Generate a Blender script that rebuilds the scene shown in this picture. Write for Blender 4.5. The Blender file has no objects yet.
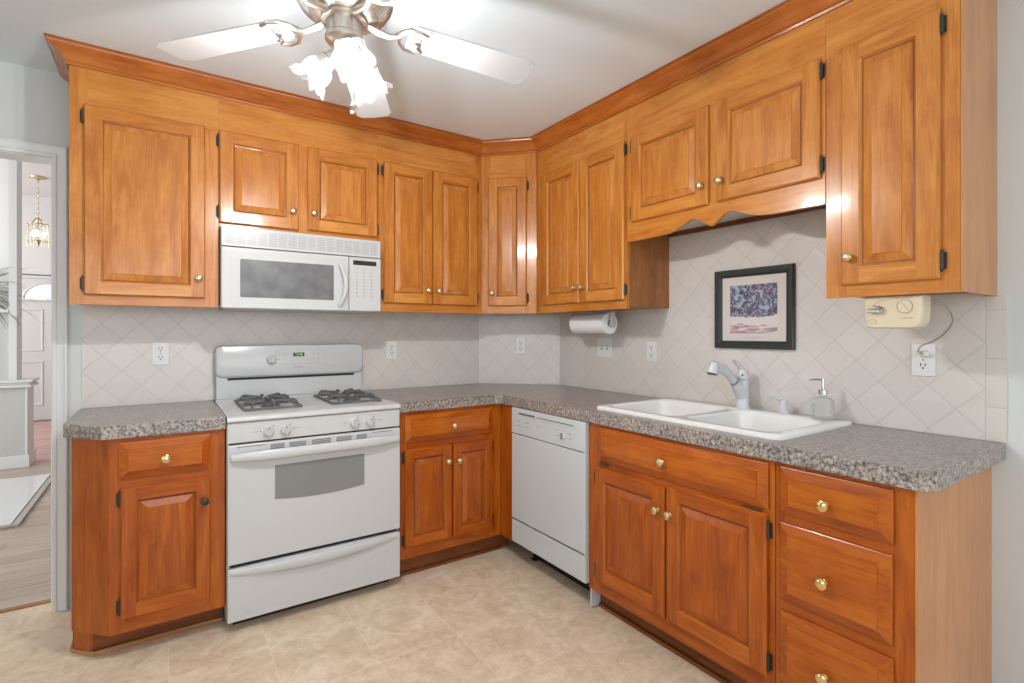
import bpy, bmesh, math, random
from mathutils import Vector, Matrix
random.seed(7)
C = bpy.context.scene.collection
SC = bpy.context.scene
PI = math.pi

# ------------------------------------------------------------------ camera
cam_d = bpy.data.cameras.new('camera'); cam = bpy.data.objects.new('camera', cam_d); C.objects.link(cam)
cam.location = (-2.2278, -3.1083, 1.2656)
cam.rotation_euler = (PI/2, 0, -0.5957)
cam_d.sensor_fit = 'HORIZONTAL'; cam_d.sensor_width = 36.0
cam_d.lens = 36.0*515.57/1024
cam_d.shift_y = -(341.5-332.75)/1024
cam_d.clip_start = 0.05
SC.camera = cam

# ------------------------------------------------------------------ world, daylight, exposure
SC.view_settings.view_transform = 'Standard'; SC.view_settings.look = 'None'
SC.view_settings.exposure = 0.16; SC.view_settings.gamma = 1.0
try: SC.view_settings.use_curve_mapping = False
except Exception: pass
SC.cycles.use_denoising = True
SC.cycles.max_bounces = 10; SC.cycles.diffuse_bounces = 5; SC.cycles.glossy_bounces = 4
SC.cycles.transmission_bounces = 8; SC.cycles.transparent_max_bounces = 12
SC.cycles.sample_clamp_indirect = 6.0
SC.cycles.caustics_reflective = False; SC.cycles.caustics_refractive = False

w = bpy.data.worlds.new('daylight'); SC.world = w; w.use_nodes = True
wb = w.node_tree.nodes['Background']; wb.inputs[0].default_value = (0.86, 0.93, 1.0, 1); wb.inputs[1].default_value = 1.6

def area(name, loc, target, sx, sy, power, col=(1, 1, 1)):
    d = bpy.data.lights.new(name, 'AREA'); d.shape = 'RECTANGLE'; d.size = sx; d.size_y = sy
    d.energy = power; d.color = col
    o = bpy.data.objects.new(name, d); C.objects.link(o); o.location = loc
    o.rotation_euler = (Vector(target)-Vector(loc)).to_track_quat('-Z', 'Y').to_euler()
    return o
# daylight entering by the wide kitchen window behind the camera and the side window; dining and entry lamps are added fill
area('window_daylight', (-2.0, -5.35, 1.45), (-2.0, 0, 1.40), 2.6, 1.7, 38, (0.92, 0.965, 1.0))
area('side_window_daylight', (-4.42, -3.0, 1.4), (0, -3.0, 1.30), 1.9, 1.3, 9, (0.94, 0.97, 1.0))
area('dining_fill_light', (-5.85, 1.9, 1.7), (-2, 1.9, 1.3), 2.2, 1.7, 72, (1.0, 0.985, 0.96))  # added to brighten the dining room, its source unseen
area('entry_fill_light', (-5.85, 5.2, 2.0), (-3, 5.2, 1.6), 1.8, 1.9, 55, (1.0, 0.985, 0.96))  # unseen fill lamp added for the entry

# ------------------------------------------------------------------ material helpers
def newmat(name):
    m = bpy.data.materials.new(name); m.use_nodes = True
    nt = m.node_tree; b = nt.nodes['Principled BSDF']
    return m, nt, b
def plain(name, col, rough=0.5, metal=0.0, coat=0.0, spec=0.5, emit=None, es=0.0, trans=0.0, ior=1.45):
    m, nt, b = newmat(name)
    b.inputs['Base Color'].default_value = (*col, 1); b.inputs['Roughness'].default_value = rough
    b.inputs['Metallic'].default_value = metal; b.inputs['Coat Weight'].default_value = coat
    b.inputs['Specular IOR Level'].default_value = spec; b.inputs['IOR'].default_value = ior
    b.inputs['Transmission Weight'].default_value = trans
    if emit: b.inputs['Emission Color'].default_value = (*emit, 1); b.inputs['Emission Strength'].default_value = es
    # faint surface variation keeps every material procedural
    n = nt.nodes.new('ShaderNodeTexNoise'); n.inputs['Scale'].default_value = 35
    r = nt.nodes.new('ShaderNodeMapRange'); r.inputs['To Min'].default_value = max(rough-0.03, 0.0); r.inputs['To Max'].default_value = min(rough+0.03, 1)
    nt.links.new(n.outputs['Fac'], r.inputs['Value']); nt.links.new(r.outputs['Result'], b.inputs['Roughness'])
    return m
class NB:
    """small node-building helper"""
    def __init__(s, nt): s.nt = nt
    def n(s, t, **kw):
        o = s.nt.nodes.new(t)
        for k, v in kw.items():
            if k.startswith('i_'): o.inputs[k[2:].replace('_', ' ')].default_value = v
            else: setattr(o, k, v)
        return o
    def l(s, a, b): s.nt.links.new(a, b)
    def math(s, op, a, b=None, c=None):
        o = s.nt.nodes.new('ShaderNodeMath'); o.operation = op
        for i, v in enumerate((a, b, c)):
            if v is None: continue
            if isinstance(v, (int, float)): o.inputs[i].default_value = v
            else: s.nt.links.new(v, o.inputs[i])
        return o.outputs[0]
    def ramp(s, fac, stops, interp='LINEAR'):
        o = s.nt.nodes.new('ShaderNodeValToRGB'); cr = o.color_ramp; cr.interpolation = interp
        while len(cr.elements) < len(stops): cr.elements.new(0.5)
        for e, (p, c) in zip(cr.elements, stops): e.position = p; e.color = (*c, 1) if len(c) == 3 else c
        s.nt.links.new(fac, o.inputs[0]); return o.outputs[0]
    def mix(s, fac, a, b, mode='MIX'):
        o = s.nt.nodes.new('ShaderNodeMix'); o.data_type = 'RGBA'; o.blend_type = mode
        for i, v in ((0, fac), (6, a), (7, b)):
            if isinstance(v, (int, float)): o.inputs[i].default_value = v
            elif isinstance(v, tuple): o.inputs[i].default_value = (*v, 1) if len(v) == 3 else v
            else: s.nt.links.new(v, o.inputs[i])
        return o.outputs[2]

def wood(name, axis, dark, mid, light, rough=0.27, coat=0.26, offs=0.0):
    m, nt, b = newmat(name); k = NB(nt)
    tc = k.n('ShaderNodeTexCoord'); geo = k.n('ShaderNodeNewGeometry'); oi = k.n('ShaderNodeObjectInfo')
    rnd = k.math('ADD', k.math('MULTIPLY', geo.outputs['Random Per Island'], 41.0), k.math('MULTIPLY', oi.outputs['Random'], 67.0))
    cmb = k.n('ShaderNodeCombineXYZ'); k.l(rnd, cmb.inputs[0]); k.l(rnd, cmb.inputs[1]); k.l(rnd, cmb.inputs[2])
    add = k.n('ShaderNodeVectorMath', operation='ADD'); k.l(tc.outputs['Object'], add.inputs[0]); k.l(cmb.outputs[0], add.inputs[1])
    def mapped(sc_long, sc_cross):
        mp = k.n('ShaderNodeMapping'); v = [sc_cross]*3; v['xyz'.index(axis)] = sc_long
        mp.inputs['Scale'].default_value = v; k.l(add.outputs[0], mp.inputs[0]); return mp.outputs[0]
    n1 = k.n('ShaderNodeTexNoise', i_Scale=1.0, i_Detail=7.0, i_Roughness=0.66, i_Distortion=1.1); k.l(mapped(2.2, 20), n1.inputs['Vector'])
    n2 = k.n('ShaderNodeTexNoise', i_Scale=1.0, i_Detail=3.0, i_Roughness=0.7); k.l(mapped(9, 240), n2.inputs['Vector'])
    n3 = k.n('ShaderNodeTexNoise', i_Scale=1.0, i_Detail=3.0, i_Roughness=0.55); k.l(mapped(5, 7), n3.inputs['Vector'])
    n4 = k.n('ShaderNodeTexNoise', i_Scale=1.0, i_Detail=2.0); k.l(mapped(60, 12), n4.inputs['Vector'])   # figure across the grain
    f = k.math('ADD', k.math('MULTIPLY', n1.outputs['Fac'], 0.50), k.math('MULTIPLY', n3.outputs['Fac'], 0.22))
    f = k.math('ADD', f, k.math('MULTIPLY', n4.outputs['Fac'], 0.05))
    f = k.math('ADD', f, k.math('MULTIPLY', n2.outputs['Fac'], 0.23))
    f = k.math('ADD', f, k.math('MULTIPLY', k.math('SUBTRACT', geo.outputs['Random Per Island'], 0.5), 0.09))
    col = k.ramp(f, [(0.38, dark), (0.49, mid), (0.61, light)])
    k.l(col, b.inputs['Base Color'])
    b.inputs['Roughness'].default_value = rough; b.inputs['Coat Weight'].default_value = coat; b.inputs['Coat Roughness'].default_value = 0.12
    b.inputs['Specular IOR Level'].default_value = 0.32
    bp = k.n('ShaderNodeBump'); bp.inputs['Strength'].default_value = 0.10; bp.inputs['Distance'].default_value = 0.0012
    k.l(n1.outputs['Fac'], bp.inputs['Height']); k.l(bp.outputs[0], b.inputs['Normal'])
    return m
WD, WM, WL = (0.25, 0.046, 0.003), (0.36, 0.077, 0.004), (0.46, 0.122, 0.010)   # base cabinets: deeper stain, with their dimmer light partly in the colour
UDK, UMD, ULT = (0.38, 0.118, 0.016), (0.50, 0.182, 0.030), (0.60, 0.262, 0.058)     # wall cabinets: golden stain, brightened partly for the stronger light up there
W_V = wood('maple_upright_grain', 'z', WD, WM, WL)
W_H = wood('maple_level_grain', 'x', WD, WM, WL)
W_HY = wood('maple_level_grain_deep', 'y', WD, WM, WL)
GLAZE = wood('glaze_filled_groove', 'z', (0.09, 0.022, 0.006), (0.16, 0.045, 0.010), (0.24, 0.08, 0.02), rough=0.35, coat=0.2)
U_V = wood('golden_lit_maple_upright_grain', 'z', UDK, UMD, ULT)
U_H = wood('golden_lit_maple_level_grain', 'x', UDK, UMD, ULT)
CROWN = wood('crown_maple_stained_redder', 'x', (0.26, 0.060, 0.008), (0.39, 0.108, 0.016), (0.50, 0.165, 0.032))
PALESIDE = wood('pale_side_panel', 'z', (0.43, 0.175, 0.055), (0.50, 0.215, 0.072), (0.56, 0.265, 0.10), rough=0.33, coat=0.3)  # paler tone for the two end panels
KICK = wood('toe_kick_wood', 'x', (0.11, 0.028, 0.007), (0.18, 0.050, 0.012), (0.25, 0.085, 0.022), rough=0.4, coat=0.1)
SHOE = wood('shoe_mould_wood', 'x', (0.26, 0.105, 0.035), (0.37, 0.17, 0.065), (0.48, 0.25, 0.11), rough=0.4, coat=0.1)
EDGE = wood('inner_side_veneer', 'z', (0.22, 0.080, 0.022), (0.30, 0.115, 0.032), (0.38, 0.16, 0.05), rough=0.4, coat=0.1)

def mat_counter():
    m, nt, b = newmat('mottled_laminate'); k = NB(nt)
    tc = k.n('ShaderNodeTexCoord')
    n1 = k.n('ShaderNodeTexNoise', i_Scale=92.0, i_Detail=5.0, i_Roughness=0.62); k.l(tc.outputs['Object'], n1.inputs['Vector'])
    n2 = k.n('ShaderNodeTexNoise', i_Scale=16.0, i_Detail=4.0, i_Roughness=0.6, i_Distortion=1.0); k.l(tc.outputs['Object'], n2.inputs['Vector'])
    n3 = k.n('ShaderNodeTexNoise', i_Scale=130.0, i_Detail=2.0, i_Roughness=0.5); k.l(tc.outputs['Object'], n3.inputs['Vector'])
    c1 = k.ramp(n1.outputs['Fac'], [(0.36, (0.065, 0.056, 0.052)), (0.45, (0.20, 0.172, 0.155)), (0.53, (0.33, 0.290, 0.262)), (0.66, (0.47, 0.43, 0.395))])
    c2 = k.ramp(n2.outputs['Fac'], [(0.38, (0.80, 0.80, 0.83)), (0.62, (1.14, 1.08, 1.02))])
    c = k.mix(1.0, c1, c2, 'MULTIPLY')
    sp = k.ramp(n3.outputs['Fac'], [(0.33, (0.18, 0.16, 0.15)), (0.42, (1, 1, 1))])
    c = k.mix(0.8, c, sp, 'MULTIPLY')
    k.l(c, b.inputs['Base Color']); b.inputs['Roughness'].default_value = 0.32; b.inputs['Specular IOR Level'].default_value = 0.5; b.inputs['Coat Weight'].default_value = 0.5; b.inputs['Coat Roughness'].default_value = 0.35
    return m
COUNTER = mat_counter()

def mat_floor():
    m, nt, b = newmat('beige_vinyl_tile'); k = NB(nt)
    tc = k.n('ShaderNodeTexCoord'); sp = k.n('ShaderNodeSeparateXYZ'); k.l(tc.outputs['Object'], sp.inputs[0])
    def lines(c, period, phase, wdt):
        a = k.math('DIVIDE', k.math('SUBTRACT', c, phase), period)
        fr = k.math('FRACT', a); d = k.math('MINIMUM', fr, k.math('SUBTRACT', 1.0, fr))
        return k.math('LESS_THAN', d, wdt/period/2), k.math('FLOOR', a)
    lx, ix = lines(sp.outputs[0], 0.3345, -0.87, 0.006)
    ly, iy = lines(sp.outputs[1], 0.347, -1.536, 0.006)
    g = k.math('MAXIMUM', lx, ly)
    cv = k.n('ShaderNodeCombineXYZ'); k.l(ix, cv.inputs[0]); k.l(iy, cv.inputs[1])
    wn = k.n('ShaderNodeTexWhiteNoise'); k.l(cv.outputs[0], wn.inputs[0])
    ad = k.n('ShaderNodeVectorMath', operation='MULTIPLY_ADD'); ad.inputs[1].default_value = (9, 9, 9)
    k.l(wn.outputs['Color'], ad.inputs[0]); k.l(tc.outputs['Object'], ad.inputs[2])
    n1 = k.n('ShaderNodeTexNoise', i_Scale=7.0, i_Detail=7.0, i_Roughness=0.68, i_Distortion=1.2); k.l(ad.outputs[0], n1.inputs['Vector'])
    n2 = k.n('ShaderNodeTexNoise', i_Scale=38.0, i_Detail=4.0, i_Roughness=0.7, i_Distortion=0.8); k.l(ad.outputs[0], n2.inputs['Vector'])
    f = k.math('ADD', k.math('MULTIPLY', n1.outputs['Fac'], 0.68), k.math('MULTIPLY', n2.outputs['Fac'], 0.32))
    c = k.ramp(f, [(0.34, (0.55, 0.41, 0.27)), (0.47, (0.67, 0.525, 0.375)), (0.56, (0.75, 0.61, 0.46)), (0.68, (0.83, 0.72, 0.59))])
    c = k.mix(k.math('MULTIPLY', g, 0.40), c, (0.82, 0.70, 0.56))
    k.l(c, b.inputs['Base Color']); b.inputs['Roughness'].default_value = 0.42; b.inputs['Specular IOR Level'].default_value = 0.35
    return m
FLOOR = mat_floor()

def mat_tile():
    """square wall tile laid on the diagonal; the mesh's first UV map holds metres along the wall and height"""
    m, nt, b = newmat('diagonal_wall_tile'); k = NB(nt)
    uv = k.n('ShaderNodeUVMap'); uv.uv_map = 'metres'
    sp = k.n('ShaderNodeSeparateXYZ'); k.l(uv.outputs[0], sp.inputs[0])
    h, z = sp.outputs[0], sp.outputs[1]; L = 0.10713; gw = 0.0024
    def band(c, per, wd):
        a = k.math('DIVIDE', c, per); fr = k.math('FRACT', k.math('ADD', a, 200.0)); d = k.math('MINIMUM', fr, k.math('SUBTRACT', 1.0, fr))
        return k.math('MULTIPLY', d, per), k.math('FLOOR', a)
    u = k.math('MULTIPLY', k.math('ADD', h, z), 0.70711); v = k.math('MULTIPLY', k.math('SUBTRACT', h, z), 0.70711)
    du, iu = band(u, L, gw); dv, iv = band(v, L, gw)
    d = k.math('MINIMUM', du, dv)
    # straight strip at the wall's open end (h below zero there)
    ds, is_ = band(k.math('ADD', z, 0.045), 0.158, gw)
    edge = k.math('LESS_THAN', h, 0.0)
    dst = k.math('MINIMUM', ds, k.math('ABSOLUTE', h))
    d2 = k.math('MINIMUM', d, k.math('ABSOLUTE', h))
    dd = k.math('ADD', k.math('MULTIPLY', dst, edge), k.math('MULTIPLY', d2, k.math('SUBTRACT', 1.0, edge)))
    mask = k.n('ShaderNodeMapRange'); mask.inputs['From Min'].default_value = 0.0010; mask.inputs['From Max'].default_value = 0.0022
    k.l(dd, mask.inputs['Value'])
    cv = k.n('ShaderNodeCombineXYZ'); k.l(iu, cv.inputs[0]); k.l(iv, cv.inputs[1]); k.l(is_, cv.inputs[2])
    wn = k.n('ShaderNodeTexWhiteNoise'); k.l(cv.outputs[0], wn.inputs[0])
    tcol = k.mix(wn.outputs['Value'], (0.640, 0.592, 0.555), (0.670, 0.620, 0.582))
    c = k.mix(mask.outputs['Result'], (0.555, 0.505, 0.462), tcol)
    k.l(c, b.inputs['Base Color'])
    bp = k.n('ShaderNodeBump'); bp.inputs['Strength'].default_value = 0.45; bp.inputs['Distance'].default_value = 0.0008
    pil = k.n('ShaderNodeMapRange'); pil.inputs['From Max'].default_value = 0.006; k.l(dd, pil.inputs['Value'])
    k.l(pil.outputs['Result'], bp.inputs['Height']); k.l(bp.outputs[0], b.inputs['Normal'])
    b.inputs['Roughness'].default_value = 0.28; b.inputs['Specular IOR Level'].default_value = 0.45
    return m
TILE = mat_tile()

def paint(name, col, rough=0.6):
    m, nt, b = newmat(name); k = NB(nt)
    tc = k.n('ShaderNodeTexCoord'); n = k.n('ShaderNodeTexNoise', i_Scale=160.0, i_Detail=2.0); k.l(tc.outputs['Object'], n.inputs['Vector'])
    bp = k.n('ShaderNodeBump'); bp.inputs['Strength'].default_value = 0.08; bp.inputs['Distance'].default_value = 0.001
    k.l(n.outputs['Fac'], bp.inputs['Height']); k.l(bp.outputs[0], b.inputs['Normal'])
    b.inputs['Base Color'].default_value = (*col, 1); b.inputs['Roughness'].default_value = rough; b.inputs['Specular IOR Level'].default_value = 0.3
    return m
WALLP = paint('soft_grey_wall_paint', (0.62, 0.640, 0.635))
CEILP = paint('ceiling_paint', (0.74, 0.84, 0.915), 0.8)
TRIMP = paint('white_trim_gloss', (0.72, 0.73, 0.735), 0.35)
WHITEWALL = paint('white_dining_paint', (0.76, 0.76, 0.755))
GREYWALL = paint('grey_half_wall_paint', (0.52, 0.53, 0.52))
DOORP = paint('white_entry_door_paint', (0.68, 0.69, 0.69), 0.4)

def mat_planks():
    m, nt, b = newmat('grey_brown_plank_floor'); k = NB(nt)
    tc = k.n('ShaderNodeTexCoord')
    br = k.n('ShaderNodeTexBrick'); br.inputs['Scale'].default_value = 1.0; br.inputs['Brick Width'].default_value = 1.2; br.inputs['Row Height'].default_value = 0.13
    br.inputs['Mortar Size'].default_value = 0.0015; br.inputs['Color1'].default_value = (0.42, 0.33, 0.26, 1); br.inputs['Color2'].default_value = (0.54, 0.44, 0.36, 1)
    br.inputs['Mortar'].default_value = (0.22, 0.16, 0.12, 1); k.l(tc.outputs['Object'], br.inputs['Vector'])
    mp = k.n('ShaderNodeMapping'); mp.inputs['Scale'].default_value = (2.5, 40, 1); k.l(tc.outputs['Object'], mp.inputs[0])
    n = k.n('ShaderNodeTexNoise', i_Scale=1.0, i_Detail=5.0, i_Roughness=0.65); k.l(mp.outputs[0], n.inputs['Vector'])
    f = k.ramp(n.outputs['Fac'], [(0.3, (0.72, 0.72, 0.72)), (0.7, (1.12, 1.12, 1.12))])
    k.l(k.mix(1.0, br.outputs['Color'], f, 'MULTIPLY'), b.inputs['Base Color']); b.inputs['Roughness'].default_value = 0.38
    return m
PLANK = mat_planks()
def mat_brickfloor():
    m, nt, b = newmat('red_brick_floor'); k = NB(nt)
    tc = k.n('ShaderNodeTexCoord'); mp = k.n('ShaderNodeMapping'); mp.inputs['Rotation'].default_value = (0, 0, PI/4); k.l(tc.outputs['Object'], mp.inputs[0])
    br = k.n('ShaderNodeTexBrick'); br.inputs['Scale'].default_value = 1.0; br.inputs['Brick Width'].default_value = 0.4; br.inputs['Row Height'].default_value = 0.4; br.offset = 0
    br.inputs['Mortar Size'].default_value = 0.008; br.inputs['Color1'].default_value = (0.52, 0.30, 0.25, 1); br.inputs['Color2'].default_value = (0.58, 0.36, 0.31, 1)
    br.inputs['Mortar'].default_value = (0.28, 0.19, 0.17, 1); k.l(mp.outputs[0], br.inputs['Vector'])
    k.l(br.outputs['Color'], b.inputs['Base Color']); b.inputs['Roughness'].default_value = 0.4
    return m
BRICKF = mat_brickfloor()

ENAMEL = plain('white_enamel', (0.535, 0.54, 0.54), 0.22, spec=0.5)
ENAMEL2 = plain('white_plastic', (0.50, 0.51, 0.515), 0.35)
DWWHITE = plain('dishwasher_white', (0.545, 0.575, 0.59), 0.33)
DARKGAP = plain('dark_seal_and_shade', (0.012, 0.012, 0.012), 0.7)
IRON = plain('grey_cast_iron', (0.11, 0.11, 0.11), 0.55)
GREYMARK = plain('grey_print', (0.22, 0.22, 0.23), 0.6)
SLOT = plain('vent_slot_grey', (0.16, 0.16, 0.16), 0.6)
PORCELAIN = plain('white_porcelain', (0.83, 0.82, 0.80), 0.14, spec=0.55)
FAUCETW = plain('white_faucet_coat', (0.58, 0.60, 0.62), 0.25)
CHROME = plain('chrome', (0.72, 0.72, 0.73), 0.14, metal=1.0)
NICKEL = plain('satin_nickel', (0.62, 0.57, 0.52), 0.30, metal=1.0)
BRASS = plain('polished_brass', (0.86, 0.62, 0.30), 0.18, metal=1.0)
PALEBRASS = plain('aged_pale_brass', (0.68, 0.52, 0.31), 0.28, metal=1.0)
BRONZE = plain('dark_bronze', (0.055, 0.048, 0.040), 0.45, metal=0.5)
OUTLETW = plain('white_outlet_plastic', (0.74, 0.73, 0.715), 0.35)
CREAM = plain('cream_plastic', (0.67, 0.575, 0.42), 0.35)
CREAMLINE = plain('tan_outline', (0.40, 0.33, 0.22), 0.5)
PAPER = plain('paper_towel', (0.80, 0.79, 0.78), 0.9)
BLADE = plain('white_blade', (0.50, 0.51, 0.52), 0.4)
FRAMEB = plain('dark_green_black_frame', (0.022, 0.028, 0.025), 0.35)
MATBOARD = plain('cream_mat_board', (0.66, 0.60, 0.55), 0.8)
GLOSSWHITE = plain('white_gloss_panel', (0.72, 0.73, 0.74), 0.08, spec=0.6)
MICROWIN = None
def mat_micro_glass():
    m, nt, b = newmat('dark_mesh_window'); k = NB(nt)
    tc = k.n('ShaderNodeTexCoord'); n = k.n('ShaderNodeTexNoise', i_Scale=14.0, i_Detail=4.0); k.l(tc.outputs['Object'], n.inputs['Vector'])
    c = k.ramp(n.outputs['Fac'], [(0.35, (0.095, 0.095, 0.098)), (0.65, (0.15, 0.15, 0.153))])
    k.l(c, b.inputs['Base Color']); b.inputs['Roughness'].default_value = 0.32
    return m
MICROWIN = mat_micro_glass()
OVENWIN = plain('oven_window_glass', (0.215, 0.215, 0.215), 0.12)
DISPLAY = plain('dark_display', (0.018, 0.024, 0.012), 0.2)
DISPLAYG = plain('green_digits', (0.1, 0.2, 0.03), 0.4, emit=(0.55, 0.85, 0.15), es=0.8)
LEAF = plain('slender_leaf_green', (0.115, 0.145, 0.06), 0.5)
POT = plain('glazed_pot', (0.35, 0.35, 0.33), 0.3)
CORDM = plain('grey_cord', (0.34, 0.31, 0.28), 0.45)
def glass(name, col, rough=0.02, mixt=0.0):
    m, nt, b = newmat(name); k = NB(nt)
    b.inputs['Base Color'].default_value = (*col, 1); b.inputs['Transmission Weight'].default_value = 1.0
    b.inputs['Roughness'].default_value = rough; b.inputs['IOR'].default_value = 1.45
    if mixt:
        t = k.n('ShaderNodeBsdfTransparent'); t.inputs[0].default_value = (*col, 1); mx = k.n('ShaderNodeMixShader'); mx.inputs[0].default_value = mixt
        k.l(b.outputs[0], mx.inputs[1]); k.l(t.outputs[0], mx.inputs[2])
        k.l(mx.outputs[0], nt.nodes['Material Output'].inputs['Surface'])
    return m
CLEARG = glass('clear_glass', (0.96, 0.985, 0.975), 0.01, 0.72)
SOAP = glass('pale_green_soap', (0.965, 0.985, 0.975), 0.05, 0.75)
def mat_shade():
    m, nt, b = newmat('frosted_tulip_glass'); k = NB(nt)
    tr = k.n('ShaderNodeBsdfTransparent'); tr.inputs[0].default_value = (0.97, 0.97, 0.97, 1)
    tl = k.n('ShaderNodeBsdfTranslucent'); tl.inputs[0].default_value = (0.55, 0.55, 0.56, 1)
    gl = k.n('ShaderNodeBsdfGlossy'); gl.inputs['Roughness'].default_value = 0.12
    n = k.n('ShaderNodeTexNoise', i_Scale=60.0, i_Detail=3.0)
    f = k.ramp(n.outputs['Fac'], [(0.35, (0.55, 0.55, 0.55)), (0.65, (0.92, 0.92, 0.92))])
    m1 = k.n('ShaderNodeMixShader'); k.l(f, m1.inputs[0]); k.l(tl.outputs[0], m1.inputs[1]); k.l(tr.outputs[0], m1.inputs[2])
    m2 = k.n('ShaderNodeMixShader'); m2.inputs[0].default_value = 0.06; k.l(m1.outputs[0], m2.inputs[1]); k.l(gl.outputs[0], m2.inputs[2])
    k.l(m2.outputs[0], nt.nodes['Material Output'].inputs['Surface'])
    return m
SHADE = mat_shade()
def emitter(name, col, s):
    m, nt, b = newmat(name); k = NB(nt)
    e = k.n('ShaderNodeEmission'); e.inputs[0].default_value = (*col, 1); e.inputs[1].default_value = s
    k.l(e.outputs[0], nt.nodes['Material Output'].inputs['Surface']); return m
BULB = emitter('lit_bulb', (1.0, 0.985, 0.965), 1150.0)
SMALLBULB = emitter('lit_candle_bulb', (1.0, 0.9, 0.72), 8.0)
SKYPANE = emitter('daylight_in_fanlight', (0.96, 0.98, 1.0), 1.5)
def mat_art():
    m, nt, b = newmat('berries_and_leaves_print'); k = NB(nt)
    tc = k.n('ShaderNodeTexCoord'); sp = k.n('ShaderNodeSeparateXYZ'); k.l(tc.outputs['Object'], sp.inputs[0])
    vo = k.n('ShaderNodeTexVoronoi'); vo.inputs['Scale'].default_value = 85.0; k.l(tc.outputs['Object'], vo.inputs['Vector'])
    berries = k.ramp(vo.outputs['Distance'], [(0.1, (0.42, 0.36, 0.44)), (0.45, (0.17, 0.12, 0.20)), (0.8, (0.05, 0.05, 0.09))])
    n = k.n('ShaderNodeTexNoise', i_Scale=22.0, i_Detail=4.0, i_Distortion=1.8); k.l(tc.outputs['Object'], n.inputs['Vector'])
    leaves = k.ramp(n.outputs['Fac'], [(0.52, (0.12, 0.20, 0.30)), (0.62, (0.30, 0.44, 0.55))])
    lm = k.ramp(n.outputs['Fac'], [(0.53, (0, 0, 0)), (0.57, (1, 1, 1))])
    up = k.mix(lm, berries, leaves)
    n2 = k.n('ShaderNodeTexNoise', i_Scale=30.0, i_Detail=4.0); mp = k.n('ShaderNodeMapping'); mp.inputs['Scale'].default_value = (0.5, 1, 3)
    k.l(tc.outputs['Object'], mp.inputs[0]); k.l(mp.outputs[0], n2.inputs['Vector'])
    # ground: pale sheet with a pinkish fringe near the bottom
    low = k.ramp(n2.outputs['Fac'], [(0.40, (0.30, 0.18, 0.22)), (0.50, (0.50, 0.34, 0.36)), (0.58, (0.68, 0.60, 0.58))])
    n3 = k.n('ShaderNodeTexNoise', i_Scale=12.0, i_Detail=3.0); k.l(tc.outputs['Object'], n3.inputs['Vector'])
    wob = k.math('MULTIPLY', k.math('SUBTRACT', n3.outputs['Fac'], 0.5), 0.09)
    zz = k.math('ADD', sp.outputs[2], wob)
    s1 = k.math('GREATER_THAN', zz, 0.076); s2 = k.math('GREATER_THAN', zz, 0.036)
    spots = k.math('LESS_THAN', vo.outputs['Distance'], 0.0)
    ground = k.mix(s2, low, (0.66, 0.60, 0.58))
    k.l(k.mix(s1, ground, up), b.inputs['Base Color']); b.inputs['Roughness'].default_value = 0.3
    return m
ART = mat_art()

# ------------------------------------------------------------------ mesh helpers
def setprops(o, label=None, cat=None, group=None, kind=None):
    if label: o['label'] = label
    if cat: o['category'] = cat
    if group: o['group'] = group
    if kind: o['kind'] = kind
    return o
def thing(name, label, cat, loc=(0, 0, 0), rz=0.0, group=None):
    o = bpy.data.objects.new(name, None); o.empty_display_size = 0.05; C.objects.link(o)
    o.location = loc; o.rotation_euler = (0, 0, rz)
    return setprops(o, label, cat, group)

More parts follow.
